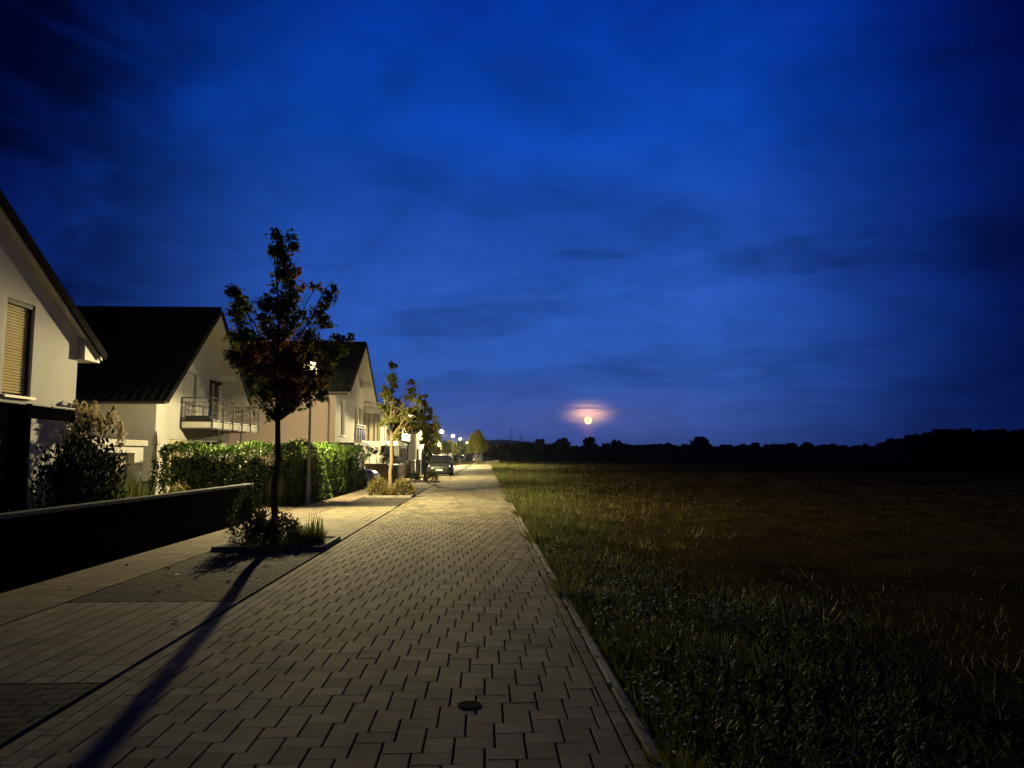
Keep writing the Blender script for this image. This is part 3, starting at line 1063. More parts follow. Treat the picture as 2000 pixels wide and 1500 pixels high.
# second bed
shrub('shrub', (-4.02, 28.85, 0.07), 'golden-green shrub at the left of the lit tree trunk', 0.42, 0.62, L_shrub2, 0.07, 1500, 'oval', 'shrubs in the planting beds', seed=31)
shrub('shrub', (-3.05, 28.8, 0.07), 'golden-green shrub at the right end of the second bed', 0.42, 0.58, L_shrub2, 0.07, 1500, 'oval', 'shrubs in the planting beds', seed=32)
shrub('shrub', (-3.55, 28.6, 0.07), 'low pale shrub at the foot of the lit tree', 0.40, 0.30, L_shrub2, 0.06, 900, 'oval', 'shrubs in the planting beds', seed=33)
# third bed
shrub('shrub', (-4.0, 44.3, 0.07), 'dark shrub left of the shaded tree trunk', 0.36, 0.50, L_shrub, 0.08, 700, 'oval', 'shrubs in the planting beds', seed=34)
shrub('shrub', (-3.0, 44.2, 0.07), 'dark shrub right of the shaded tree before the grey car', 0.42, 0.50, L_shrub, 0.08, 800, 'oval', 'shrubs in the planting beds', seed=35)
shrub('shrub', (-0.5, 126.0, 0.07), 'low shrubs covering the far planting island', 0.95, 0.45, L_shrub2, 0.16, 500, 'oval', 'shrubs in the planting beds', seed=36)


def hedge(name, x0, x1, y0, y1, h, label, n, seed, leaf=0.085):
    """clipped hedge: leaves on and just under a soft-edged block, twigs inside"""
    g = np.random.default_rng(seed)
    cx, cy = (x0 + x1) / 2, (y0 + y1) / 2
    rt_ = empty(name, (cx, cy, 0), label, 'hedge', 'hedges round the middle garden')
    L_ = [(x1 - x0) * (y1 - y0), (x1 - x0) * h, (x1 - x0) * h, (y1 - y0) * h, (y1 - y0) * h]
    L_[0] *= 1.5
    pr = np.array(L_) / sum(L_)
    f_ = g.choice(5, n, p=pr)
    U, V_, Wd = g.random(n), g.random(n), np.abs(g.normal(size=n)) * 0.07
    x = np.where(f_ < 3, x0 + U * (x1 - x0), np.where(f_ == 3, x0 + Wd, x1 - Wd))
    y = np.where(f_ == 0, y0 + V_ * (y1 - y0), np.where(f_ == 1, y0 + Wd, np.where(f_ == 2, y1 - Wd, y0 + U * (y1 - y0))))
    z = np.where(f_ == 0, h - Wd, V_ * h)
    lump = 0.05 * np.sin(x * 1.3 + y * 1.1 + z) + 0.06 * np.sin(x * 3.1 + y * 2.3) + 0.05 * np.sin(y * 5.3 - x * 4.1) + 0.045 * np.sin(z * 7 + x * 6 + y * 6)
    nrm = np.array([(0, 0, 1), (0, -1, 0), (0, 1, 0), (-1, 0, 0), (1, 0, 0)], float)[f_]
    p = np.stack([x, y, z], 1) + nrm * lump[:, None] + g.normal(size=(n, 3)) * 0.025
    # round the shoulders
    ez = np.clip((p[:, 2] - (h - 0.28)) / 0.28, 0, 1)
    for ax, (a0, a1) in enumerate(((x0, x1), (y0, y1))):
        m_ = (a0 + a1) / 2
        half = (a1 - a0) / 2
        sh = 0.20 * ez ** 2
        p[:, ax] = np.clip(p[:, ax], m_ - half - 0.05 + sh, m_ + half + 0.05 - sh)
    p[:, 2] = np.maximum(p[:, 2], 0.03)
    tip = nrm * 0.7 + g.normal(size=(n, 3)) * 0.55 + np.array([0, 0, 0.45])
    nor = nrm + np.array([0, 0, .5]) + g.normal(size=(n, 3)) * 0.5
    link('foliage', leaf_mesh('foliage', 'oval', p - np.array([cx, cy, 0]), leaf * g.uniform(.65, 1.3, n), nor, tip, g), L_hedge, rt_)
    b = MB()
    rr = random.Random(seed)
    for i in range(int(6 * max(x1 - x0, y1 - y0))):
        xx, yy = rr.uniform(x0 + .2, x1 - .2), rr.uniform(y0 + .2, y1 - .2)
        b.tube([(xx, yy, 0), (xx + rr.uniform(-.2, .2), yy + rr.uniform(-.2, .2), h * .6), (xx + rr.uniform(-.2, .2), yy + rr.uniform(-.2, .2), h * .92)], [.02, .012, .004], 4)
    b.build('stem', M_stem, rt_)
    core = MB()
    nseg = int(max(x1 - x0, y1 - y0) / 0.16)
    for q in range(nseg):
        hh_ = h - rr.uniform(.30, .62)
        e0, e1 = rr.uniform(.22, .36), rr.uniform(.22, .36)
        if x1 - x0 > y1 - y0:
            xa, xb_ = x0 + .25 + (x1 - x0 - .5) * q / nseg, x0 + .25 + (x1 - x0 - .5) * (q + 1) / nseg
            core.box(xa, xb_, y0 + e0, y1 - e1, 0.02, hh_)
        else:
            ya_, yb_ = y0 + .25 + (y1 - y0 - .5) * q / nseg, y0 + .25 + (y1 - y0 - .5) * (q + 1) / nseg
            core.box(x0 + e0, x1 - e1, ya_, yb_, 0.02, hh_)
    core.build('inner_blocks', material('hedge_core', (0.010, 0.013, 0.006), 1.0, 0.3, 9.0), rt_)  # solid near-black blocks added as the dark inside of the hedge
    return rt_


hedge('hedge', -10.15, -5.95, 23.80, 24.78, 1.86, 'clipped laurel hedge facing the driveway below the balcony', 14000, 41)
hedge('hedge', -6.75, -5.66, 24.85, 35.6, 1.90, 'clipped laurel hedge along the footway behind the lamp post', 21000, 42)
grass_tuft('ornamental_grass', (-6.45, 23.7, 0), 'tall green ornamental grass between hedge and lamp post', 0.55, 0.95, 420, L_weed, None, 'plant', 43, 0.35, 0.22)

# ================================================================== STREET LAMPS
def lamp_optics(ld):
    """street optics of the luminaire: strong along the lane and downwards, weak upwards and towards the houses"""
    ld.use_nodes = True
    t = ld.node_tree
    N = NT(t)
    e = t.nodes['Emission']
    gq = N.node('ShaderNodeNewGeometry')
    ix, iy, iz = N.sep(gq.outputs['Incoming'])
    hor = N.smooth(ix, -0.72, -0.06, 0.24, 1.0)
    down = N.smooth(iz, -0.75, -0.40, 1.0, 0.0)
    up = N.smooth(N.m('ADD', iz, N.m('MULTIPLY', N.m('SUBTRACT', 1.0, hor), 0.28)), 0.02, 0.16, 1.0, 0.10)
    low = N.m('SUBTRACT', 1.0, N.m('MULTIPLY', N.smooth(iz, -0.42, -0.14, 0.0, 0.50), N.smooth(ix, -0.22, -0.02)))
    low = N.m('MULTIPLY', low, N.m('SUBTRACT', 1.0, N.m('MULTIPLY', N.smooth(iz, -0.17, -0.05, 0.0, 0.85), N.smooth(ix, 0.18, 0.42))))
    t.links.new(N.m('MULTIPLY', low, N.m('MULTIPLY', N.m('MAXIMUM', hor, down), up)), e.inputs['Strength'])


def street_lamp(y, x, label, h=4.36, light=True, power=1.0):
    rt_ = empty('street_lamp', (x, y, 0), label, 'street lamp', 'street lamps along the lane')
    s = MB()
    s.lathe([(0.070, -0.05), (0.070, 0.80), (0.062, 0.86), (0.050, 0.90), (0.047, 1.2), (0.038, h - 0.34), (0.038, h - 0.22)], x, y, 14)
    s.build('post', M_galv, rt_, True)
    MB().lathe([(0.12, -0.02), (0.12, 0.03), (0.075, 0.05)], x, y, 14).build('base_plate', M_galv, rt_)
    dn = MB()
    dn.box(x + .058, x + .073, y - .035, y + .035, .45, .72)
    dn.build('service_door', M_galv, rt_)
    c = MB()
    c.lathe([(0.05, h - 0.24), (0.085, h - 0.20), (0.10, h - 0.165), (0.10, h - 0.15)], x, y, 16)
    c.build('lamp_socket', M_black, rt_, True)
    l = MB()
    l.lathe([(0.09, h - 0.16), (0.17, h - 0.14), (0.235, h - 0.08), (0.268, h + 0.0), (0.262, h + 0.09), (0.225, h + 0.17), (0.15, h + 0.235), (0.11, h + 0.25)], x, y, 24)
    l.build('lens', emission('lamp_lens', (1.0, 0.80, 0.34), 11.0, 0.75), rt_, True)
    k_ = MB()
    k_.lathe([(0.112, h + 0.24), (0.12, h + 0.245), (0.115, h + 0.275), (0.06, h + 0.30), (0.0, h + 0.305)], x, y, 20)
    k_.build('cap', M_galv, rt_, True)
    if light:
        ld = bpy.data.lights.new('lamp_light', 'POINT')
        ld.energy = LAMP_WATT * power
        ld.color = LAMP_COLOR
        ld.shadow_soft_size = 0.06
        lamp_optics(ld)
        lo = bpy.data.objects.new('lamp_light', ld)
        COL.objects.link(lo)
        lo.parent = rt_
        lo.location = (0, 0, h + 0.0)
    return rt_


street_lamp(24.50, -5.66, 'nearest street lamp, its head glowing through the maple crown')
street_lamp(52.6, -5.02, 'second street lamp beside the grey fence panels')
street_lamp(92.0, -5.15, 'third street lamp, brightest of the far row', power=2.4)
street_lamp(113.0, -4.62, 'fourth street lamp, middle of the far row', power=2.4)
street_lamp(134.0, -4.20, 'fifth street lamp before the last globe', power=2.4)
street_lamp(176.0, -3.90, 'last and faintest street lamp beside the round tree', power=2.4)


# ================================================================== HOUSES
def roof(rt_, xw, xf, y0, y1, eave, ridge_y, ridge_z, verge, over, th=0.20, back=0.4):
    """saddle roof with ridge across; slabs, tile courses, ridge caps"""
    xr, xb = xw + verge, xf - back
    sl = (ridge_z - eave) / (ridge_y - y0)
    sr = (ridge_z - eave) / (y1 - ridge_y)
    ya, yb = y0 - over, y1 + over
    za, zb = eave - over * sl, eave - over * sr
    m_ = MB()
    m_.prism([(ya, za), (ridge_y, ridge_z), (ridge_y, ridge_z + th), (ya, za + th)], 'x', xb, xr)
    m_.prism([(yb, zb), (yb, zb + th), (ridge_y, ridge_z + th), (ridge_y, ridge_z)], 'x', xb, xr)
    rf = m_.build('roof', M_trim, rt_)
    # tile courses: rounded tiles, each course lapping over the one below
    for (ye, ze) in ((ya, za), (yb, zb)):
        L_ = math.hypot(ridge_y - ye, ridge_z - ze)
        nc = max(3, int(L_ / 0.34))
        nt = int((xr - xb + .08) / 0.075)
        xs = np.linspace(xb - .04, xr + .04, nt + 1)
        wave = 0.010 * np.cos(2 * np.pi * xs / 0.30)
        du = np.array([(ridge_y - ye) / L_, (ridge_z - ze) / L_])
        dn_ = np.array([-du[1], du[0]])
        if dn_[1] < 0:
            dn_ = -dn_
        V, F = [], []
        for c in range(nc):
            s0, s1 = c * L_ / nc - 0.03, (c + 1) * L_ / nc + 0.03
            b = len(V)
            for (s_, lift) in ((s0, 0.055), (s0, 0.030), (s1, 0.030)):
                off = th * du[0] * 1.0
                pts = np.stack([xs, ye + du[0] * s_ + dn_[0] * (lift + wave) + dn_[0] * th * abs(du[0]), ze + du[1] * s_ + dn_[1] * (lift + wave) + dn_[1] * th * abs(du[0])], 1)
                if lift == 0.055:
                    top_pts = pts
                V += [tuple(q) for q in pts]
            n1 = nt + 1
            for i in range(nt):
                F.append((b + i, b + i + 1, b + n1 + i + 1, b + n1 + i))
                F.append((b + i, b + 2 * n1 + i, b + 2 * n1 + i + 1, b + i + 1))
        o = MB().add(V, F).build('roof_tiles', M_roof, rf)
        o['kind'] = 'stuff'
        # verge tiles on the road side, one by one
        for c in range(nc):
            s0, s1 = c * L_ / nc + .006, (c + 1) * L_ / nc - .006
            q = [np.array([ye, ze]) + du * s_ + dn_ * (th * abs(du[0]) + w_) for (s_, w_) in ((s0, -.13), (s1, -.13), (s1, .05), (s0, .062))]
            MB().prism([tuple(a) for a in q], 'x', xr + 0.045, xr + 0.075).build('verge_tile', M_roof, rf)
    # ridge caps
    n = int((xr - xb) / 0.40)
    for i in range(n):
        x0, x1 = xb + (xr - xb) * i / n, xb + (xr - xb) * (i + 1) / n + 0.03
        pr = [(ridge_y - .14, ridge_z + th + .00), (ridge_y - .08, ridge_z + th + .085), (ridge_y, ridge_z + th + .115), (ridge_y + .08, ridge_z + th + .085), (ridge_y + .14, ridge_z + th + .00)]
        MB().prism(pr, 'x', x0, x1).build('ridge_tile', M_roof, rf)
    # gutter on the camera side
    gt = MB()
    gt.tube([(xb, ya - .05, za + .05), (xr - .02, ya - .05, za + .05)], 0.065, 8)
    gt.build('gutter', M_zinc, rt_, True)
    return rf


def window(rt_, axis, a, u0, u1, w0, w1, depth, name='window', mull=1, frame=M_trim, glassm=M_glass, sill=True, fw=0.06):
    """framed window set `depth` behind the wall face at coordinate a (face looks to +x for 'x', to -y for 'y')"""
    def bx(mb, ua, ub, wa, wb, d0, d1):
        if axis == 'x':
            mb.box(a - d0, a - d1, ua, ub, wa, wb)
        else:
            mb.box(ua, ub, a + d1, a + d0, wa, wb)
    f_ = MB()
    d0, d1 = depth, depth - 0.05
    bx(f_, u0, u0 + fw, w0, w1, d0, d1)
    bx(f_, u1 - fw, u1, w0, w1, d0, d1)
    bx(f_, u0 + fw, u1 - fw, w0, w0 + fw, d0, d1)
    bx(f_, u0 + fw, u1 - fw, w1 - fw, w1, d0, d1)
    for i in range(1, mull):
        u_ = u0 + (u1 - u0) * i / mull
        bx(f_, u_ - fw * .6, u_ + fw * .6, w0 + fw, w1 - fw, d0, d1 - 0.004)
    wn = f_.build(name, frame, rt_)
    for i in range(mull):
        g_ = MB()
        ua = u0 + (u1 - u0) * i / mull + fw
        ub = u0 + (u1 - u0) * (i + 1) / mull - fw
        bx(g_, ua, ub, w0 + fw, w1 - fw, d0 - .010, d1 + .012)
        g_.build('pane', glassm, wn)
    if sill:
        s_ = MB()
        bx(s_, u0 - .05, u1 + .05, w0 - .05, w0 - .005, 0.0, -0.09)
        s_.build('sill', M_zinc, wn)
    return wn


# ---------------------------------------------------------------- house A (left edge)
XA = -9.0
hA = empty('house', (-13.0, 12.0, 0), 'white gabled house at the left edge with a slatted shutter', 'house', 'houses along the lane')
eA, yA0, yA1, rA = 4.17, 7.26, 16.74, 7.01
m_ = MB()
hole = (14.22, 15.10, 2.73, 4.57)
m_.holed([(yA0, 0), (yA1, 0), (yA1, eA), (12.0, rA), (yA0, eA)], [hole], 'x', XA, -0.20)
m_.add([(XA, yA1, 0), (XA, yA1, eA), (-18, yA1, eA), (-18, yA1, 0)], [(0, 1, 2, 3)])
m_.add([(XA, yA0, 0), (XA, yA0, eA), (-18, yA0, eA), (-18, yA0, 0)], [(0, 1, 2, 3)])
m_.add([(-18, yA0, 0), (-18, yA1, 0), (-18, yA1, eA), (-18, 12, rA), (-18, yA0, eA)], [(0, 1, 2, 3, 4)])
m_.build('wall', M_render, hA)
roof(hA, XA, -18, yA0, yA1, eA, 12.0, rA, 0.18, 0.70, 0.16)
# boxed eave end
MB().prism([(yA1 + .004, 3.70), (yA1 + .66, 3.70), (yA1 + .66, 3.74), (yA1 + .004, 4.14)], 'x', XA - 3.0, XA + 0.15).build('eave_box', M_trim, hA)
wA = window(hA, 'x', XA, 14.22, 15.10, 2.73, 4.57, 0.19, frame=M_black, sill=True)
MB().box(XA - .13, XA - .02, 14.23, 15.09, 4.48, 4.56).build('shutter_box', M_black, wA)
sl = MB()
nsl = 30
for i in range(nsl):
    z0 = 2.78 + (4.48 - 2.78) * i / nsl
    z1 = 2.78 + (4.48 - 2.78) * (i + 1) / nsl
    sl.prism([(XA - .105, z0 + .002), (XA - .082, z0 + .006), (XA - .070, (z0 + z1) / 2), (XA - .090, z1 - .008), (XA - .105, z1 - .003)], 'y', 14.25, 15.0)
o = sl.build('shutter_slats', M_slat, wA)
o['kind'] = 'stuff'
MB().box(XA - .12, XA - .06, 15.02, 15.085, 2.76, 4.48).build('reveal_shade', M_black, wA)  # black bar stands in for the shade on the far reveal
# round porthole on the wall
ph = MB()
yc, zcn = 14.75, 2.12
for i in range(28):
    a0, a1 = 2 * math.pi * i / 28, 2 * math.pi * (i + 1) / 28
    for (ra, rb) in ((0.105, 0.15),):
        P_ = []
        for (aa, rr_) in ((a0, ra), (a0, rb), (a1, rb), (a1, ra)):
            P_.append((yc + rr_ * math.cos(aa), zcn + rr_ * math.sin(aa)))
        ph.prism(P_, 'x', XA + .004, XA + .06)
ring = ph.build('porthole', M_trim, hA)
gl = MB()
gl.prism([(yc + .107 * math.cos(2 * math.pi * i / 28), zcn + .107 * math.sin(2 * math.pi * i / 28)) for i in range(28)], 'x', XA + .003, XA + .02)
gl.build('pane', M_glass, ring)

# terrace roof in front of house A
tr_ = empty('terrace_roof', (-8.1, 12.0, 0), 'black terrace roof with glass sheets against the left house', 'terrace roof')
MB().box(-7.56, -7.44, 8.4, 13.86, 2.20, 2.40).build('front_beam', M_blackwood, tr_)
for yy in (8.5, 10.3, 12.05, 13.78):
    MB().prism([(-8.98, 2.52), (-7.56, 2.34), (-7.56, 2.22), (-8.98, 2.40)], 'y', yy - .04, yy + .04).build('rafter', M_blackwood, tr_)
M_sheet = material('frosted_sheet', (0.50, 0.48, 0.42), 0.5, 0.06, 4.0)
yy = 8.4
for w_ in (0.98, 0.98, 0.98, 0.98, 0.75, 0.72):
    MB().prism([(-8.99, 2.56), (-7.40, 2.435), (-7.40, 2.41), (-8.99, 2.535)], 'y', yy + .012, yy + w_ - .012).build('roof_sheet', M_sheet, tr_)
    yy += w_
for yy in (8.55, 12.32):
    MB().box(-7.56, -7.45, yy - .05, yy + .05, 0, 2.20).build('post', M_blackwood, tr_)
scr = empty('privacy_screen', (-7.35, 10.6, 0), 'black timber privacy screen at the left edge of the garden', 'screen')
for i in range(30):
    MB().box(-7.42, -7.39, 8.9 + i * .116, 8.9 + i * .116 + .112, 0.02, 2.38).build('board', M_blackwood, scr)
for yy in (8.9, 10.6, 12.3):
    MB().box(-7.39, -7.33, yy, yy + .07, 0, 2.42).build('post', M_blackwood, scr)
dsh = MB()
dsh.lathe([(0.0, 0.0), (0.10, .012), (.17, .045), (.18, .05), (.17, .055), (.0, .015)], 0, 0, 20)
rtD = empty('wall_plate', (-7.30, 11.32, 1.80), 'pale round plate hanging on the black screen', 'wall plate')
me_ = dsh.build('plate', material('dull_plate', (0.12, 0.12, 0.12), 0.7, 0.1, 9.0), None, True)
me_.parent = rtD
me_.rotation_euler = (0, R(90), 0)
MB().box(-7.335, -7.29, 11.30, 11.34, 1.78, 1.82).build('hook', M_black, rtD)

# ---------------------------------------------------------------- house B (balcony)
XB = -11.0
hB = empty('house', (-15.0, 29.0, 0), 'cream gabled house with dark roof and a steel balcony', 'house', 'houses along the lane')
eB, yB0, yB1, rBy, rB = 4.01, 25.45, 32.75, 29.1, 7.05
m_ = MB()
holesB = [(27.55, 28.92, 2.86, 4.66), (30.20, 31.66, 2.84, 4.62), (26.60, 28.12, 0.95, 2.14), (28.8, 31.9, 0.1, 2.2)]
m_.holed([(yB0, 0), (yB1, 0), (yB1, eB), (rBy, rB), (yB0, eB)], holesB, 'x', XB, -0.16)
m_.add([(XB, yB0, 0), (XB, yB0, eB), (-21, yB0, eB), (-21, yB0, 0)], [(0, 1, 2, 3)])
m_.add([(XB, yB1, 0), (XB, yB1, eB), (-21, yB1, eB), (-21, yB1, 0)], [(0, 1, 2, 3)])
m_.add([(-21, yB0, 0), (-21, yB1, 0), (-21, yB1, eB), (-21, rBy, rB), (-21, yB0, eB)], [(0, 1, 2, 3, 4)])
m_.build('wall', M_render_b, hB)
roof(hB, XB, -21, yB0, yB1, eB, rBy, rB, 0.70, 0.92, 0.18)
for (yy, zz) in ((31.6, 4.78), (26.6, 4.78), (29.1, 6.82)):
    MB().box(XB - .05, XB + .62, yy - .10, yy + .10, zz - .13, zz + .10).build('purlin', M_trim, hB)


def shutter(par, a, u0, u1, w0, w1, d_=0.10, step=0.055, mat=M_shutter):
    s_ = MB()
    n = int((w1 - w0) / step)
    for i in range(n):
        z0, z1 = w0 + (w1 - w0) * i / n, w0 + (w1 - w0) * (i + 1) / n
        s_.prism([(a - d_, z0 + .003), (a - d_ + .012, z0 + .008), (a - d_ + .012, z1 - .008), (a - d_, z1 - .003), (a - d_ - .01, z1 - .003), (a - d_ - .01, z0 + .003)], 'y', u0, u1)
    o_ = s_.build('roller_shutter', mat, par)
    o_['kind'] = 'stuff'
    return o_


w1_ = window(hB, 'x', XB, 27.55, 28.92, 2.86, 4.66, 0.16, sill=False)
shutter(w1_, XB, 27.56, 28.91, 2.87, 4.65, 0.06)
w2_ = window(hB, 'x', XB, 30.20, 31.66, 2.84, 4.62, 0.14, 'balcony_door', 2, sill=False, fw=0.10)
MB().box(XB - .09, XB - .01, 30.21, 31.65, 4.50, 4.61).build('shutter_box', M_black, w2_)
w3_ = window(hB, 'x', XB, 26.60, 28.12, 0.95, 2.14, 0.16)
shutter(w3_, XB, 26.61, 28.11, 0.96, 2.13, 0.06, 0.05, M_slat)
w4_ = window(hB, 'x', XB, 28.8, 31.9, 0.1, 2.2, 0.14, 'patio_door', 3, sill=False, fw=0.09)
MB().lathe([(0.03, 0), (0.05, .02), (.05, .1), (0, .12)], XB + .05, 29.35, 10, 4.18).build('wall_lamp', M_trim, hB, True)
# balcony
by0, by1, bx1 = 27.45, 33.0, -9.88
bal = MB().box(XB + .003, bx1, by0, by1, 2.58, 2.80).build('balcony', M_trim, hB)
MB().box(XB + .003, bx1 + .03, by0 - .03, by1 + .03, 2.802, 2.86).build('deck', M_black, bal)
MB().box(XB + .003, bx1 - .05, by0 + .05, by1 - .05, 2.54, 2.578).build('underside', M_zinc, bal)
zr = 3.66
posts = [(bx1 + .045, by0 - .02)] + [(bx1 + .045, by0 + (by1 - by0) * i / 5) for i in range(1, 6)] + [(XB + .06, by0 - .045)]
for (x, y) in posts:
    MB().box(x - .02, x + .02, y - .02, y + .02, 2.52, zr).build('post', M_rail, bal)
for (zz, r_) in ((zr, .024), (zr - .16, .014), (2.92, .014)):
    MB().tube([(XB + .03, by0 - .045, zz), (bx1 + .045, by0 - .045, zz), (bx1 + .045, by1, zz), (XB + .03, by1 + .02, zz)], r_, 6).build('rail', M_rail, bal)
n = 9
for i in range(1, n):
    x = XB + .06 + (bx1 - XB) * i / n
    MB().tube([(x, by0 - .045, 2.92), (x, by0 - .045, zr - .16)], .008, 5).build('bar', M_rail, bal)
n = 46
for i in range(1, n):
    y = by0 + (by1 - by0) * i / n
    MB().tube([(bx1 + .045, y, 2.92), (bx1 + .045, y, zr - .16)], .008, 5).build('bar', M_rail, bal)
for yy in (28.6, 31.2):
    MB().tube([(bx1 - .12, yy, 0), (bx1 - .12, yy, 2.54)], .035, 8).build('support', M_rail, bal)
# flower boxes on the balcony floor
MB().box(XB + .15, bx1 - .1, by0 + .08, by0 + .26, 2.865, 3.02).build('planter_box', M_black, bal)

# garden store with white frame next to house B
st_ = empty('garden_store', (-12.2, 22.8, 0), 'low white garden store with framed shutter window beside the cream house', 'garden store')
m_ = MB()
gx0 = -11.05
m_.holed([(20.2, 0), (24.75, 0), (24.75, 1.88), (20.2, 1.88)], [(20.6, 24.15, 0.62, 1.66)], 'x', gx0, -0.28)
m_.add([(gx0, 20.2, 0), (gx0, 20.2, 1.88), (-13.6, 20.2, 1.88), (-13.6, 20.2, 0)], [(0, 1, 2, 3)])
m_.add([(gx0, 24.75, 0), (gx0, 24.75, 1.88), (-13.6, 24.75, 1.88), (-13.6, 24.75, 0)], [(0, 1, 2, 3)])
m_.build('wall', M_render, st_)
MB().box(-13.7, gx0 + .10, 20.1, 24.85, 1.882, 2.06).build('flat_roof', M_trim, st_)
wS = window(st_, 'x', gx0, 20.6, 24.15, 0.62, 1.66, 0.28, 'window', 1, M_black, M_curtain, False, 0.05)
MB().box(gx0 - .30, gx0 - .29, 20.6, 24.15, 0.62, 1.66).build('back_panel', M_black, wS)
MB().box(gx0 - .232, gx0 - .21, 20.66, 24.1, 1.08, 1.10).build('cross_bar', M_black, wS)
MB().box(gx0 - .02, gx0 + .14, 20.4, 24.5, 0.50, 0.575).build('worktop', M_black, st_)
MB().box(gx0 + .003, gx0 + .06, 20.5, 24.2, 0.40, 0.46).build('rail', M_trim, st_)
bxg = empty('meter_box', (-10.6, 24.2, 0), 'grey box post in front of the garden store', 'box')
MB().cbox(-10.78, -10.42, 24.02, 24.30, 0, 0.72, 0.015).build('cabinet', M_shutter, bxg)
MB().box(-10.81, -10.39, 23.99, 24.33, 0.722, 0.76).build('lid', M_black, bxg)

# folded parasol
pr_ = empty('parasol', (-10.75, 24.95, 0), 'folded striped parasol standing beside the cream house', 'parasol')
MB().tube([(-10.75, 24.95, 0), (-10.75, 24.95, 2.38)], .02, 8).build('pole', M_galv, pr_)
for s_ in range(8):
    a0, a1 = 2 * math.pi * s_ / 8, 2 * math.pi * (s_ + 1) / 8
    prof = [(0.02, 2.36), (.10, 2.18), (.15, 1.95), (.085, 1.88), (.12, 1.6), (.14, 1.35), (.06, 1.22)]
    fm = MB()
    V, F = [], []
    for (r_, z_) in prof:
        for q in range(4):
            a = a0 + (a1 - a0) * q / 3
            rr_ = r_ * (1 - .22 * math.sin(math.pi * q / 3))
            V.append((-10.75 + rr_ * math.cos(a), 24.95 + rr_ * math.sin(a), z_))
    for i in range(len(prof) - 1):
        for q in range(3):
            F.append((i * 4 + q, i * 4 + q + 1, i * 4 + q + 5, i * 4 + q + 4))
    fm.add(V, F)
    fm.build('canopy_panel', material('parasol_white', (0.55, 0.53, 0.48), 0.9, 0.05, 5.0) if s_ % 2 else material('parasol_dark', (0.10, 0.085, 0.07), 0.9, 0.05, 5.0), pr_, True)
MB().lathe([(.26, 0), (.26, .06), (.05, .12), (.04, .3)], -10.75, 24.95, 16).build('base', M_black, pr_)

# ---------------------------------------------------------------- house C (pink side wall)
XC = -8.5
hC = empty('house', (-13.0, 48.0, 0), 'house with pink side wall, white gable and deep roof overhang', 'house', 'houses along the lane')
eC, yC0, yC1, rCy, rC = 5.39, 43.05, 53.0, 48.1, 8.60
m_ = MB()
m_.holed([(yC0, 0), (49.45, 0), (49.45, 7.65), (rCy, rC), (yC0, eC)], [(44.75, 45.95, 2.74, 4.93), (44.4, 46.2, 0.9, 2.1)], 'x', XC, -0.2)
m_.holed([(49.45, 4.75), (yC1, 4.75), (yC1, eC), (49.45, 7.65)], [], 'x', XC - .002, -0.2)
m_.holed([(49.45, 0), (yC1, 0), (yC1, 2.55), (49.45, 2.55)], [], 'x', XC - .002, -0.2)
m_.add([(XC, 49.45, 2.55), (XC, 49.45, 4.75), (XC - 1.6, 49.45, 4.75), (XC - 1.6, 49.45, 2.55)], [(0, 1, 2, 3)])
m_.add([(XC, 49.45, 2.55), (XC, yC1, 2.55), (XC - 1.6, yC1, 2.55), (XC - 1.6, 49.45, 2.55)], [(0, 1, 2, 3)])
m_.add([(XC, 49.45, 4.75), (XC, yC1, 4.75), (XC - 1.6, yC1, 4.75), (XC - 1.6, 49.45, 4.75)], [(0, 1, 2, 3)])
m_.add([(XC - 1.6, 49.45, 2.55), (XC - 1.6, yC1, 2.55), (XC - 1.6, yC1, 4.75), (XC - 1.6, 49.45, 4.75)], [(0, 1, 2, 3)])
m_.add([(XC, yC1, 0), (XC, yC1, eC), (-19, yC1, eC), (-19, yC1, 0)], [(0, 1, 2, 3)])
m_.add([(-19, yC0, 0), (-19, yC1, 0), (-19, yC1, eC), (-19, rCy, rC), (-19, yC0, eC)], [(0, 1, 2, 3, 4)])
m_.build('wall', M_render, hC)
MB().add([(XC, yC0, 0), (XC, yC0, eC), (-19, yC0, eC), (-19, yC0, 0)], [(0, 1, 2, 3)]).build('pink_wall', M_pink, hC)
roof(hC, XC, -19, yC0, yC1, eC, rCy, rC, 0.86, 0.62, 0.18)
wC = window(hC, 'x', XC, 44.75, 45.95, 2.74, 4.93, 0.18, 'window', 1, M_trim)
MB().box(XC - .14, XC + .05, 44.78, 45.92, 4.80, 4.925).build('shutter_box', M_trim, wC)
window(hC, 'x', XC, 44.4, 46.2, 0.9, 2.1, 0.18, 'window', 2, M_trim)
window(hC, 'x', XC - 1.58, 50.0, 52.6, 2.6, 4.6, 0.0, 'loggia_door', 3, M_trim, M_glass, False, 0.08)
MB().box(XC - .22, XC - .02, 51.0, 51.22, 2.56, 4.74).build('loggia_post', M_trim, hC)
for (yy, zz) in ((44.9, 6.33), (51.4, 6.33), (rCy, 8.36)):
    MB().box(XC - .05, XC + .80, yy - .10, yy + .10, zz - .14, zz + .10).build('purlin', M_trim, hC)
MB().box(XC - .05, XC + .80, yC1 - .05, yC1 + .16, 5.02, 5.22).build('purlin', M_trim, hC)
rl = MB().box(XC + .10, XC + .14, 49.5, 53.2, 3.58, 3.63).build('loggia_railing', M_trim, hC)
MB().box(XC + .10, XC + .13, 49.5, 53.2, 3.42, 3.45).build('rail', M_trim, rl)
for i in range(5):
    MB().box(XC + .095, XC + .145, 49.5 + i * .92, 49.55 + i * .92, 2.5, 3.6).build('post', M_trim, rl)
for i in range(4):
    MB().box(XC + .112, XC + .122, 49.56 + i * .92, 50.41 + i * .92, 2.62, 3.40).build('glass_pane', M_glass, rl)
MB().box(XC + .003, XC + .5, 49.4, 53.2, 2.38, 2.54).build('loggia_floor', M_trim, hC)
dp = MB()
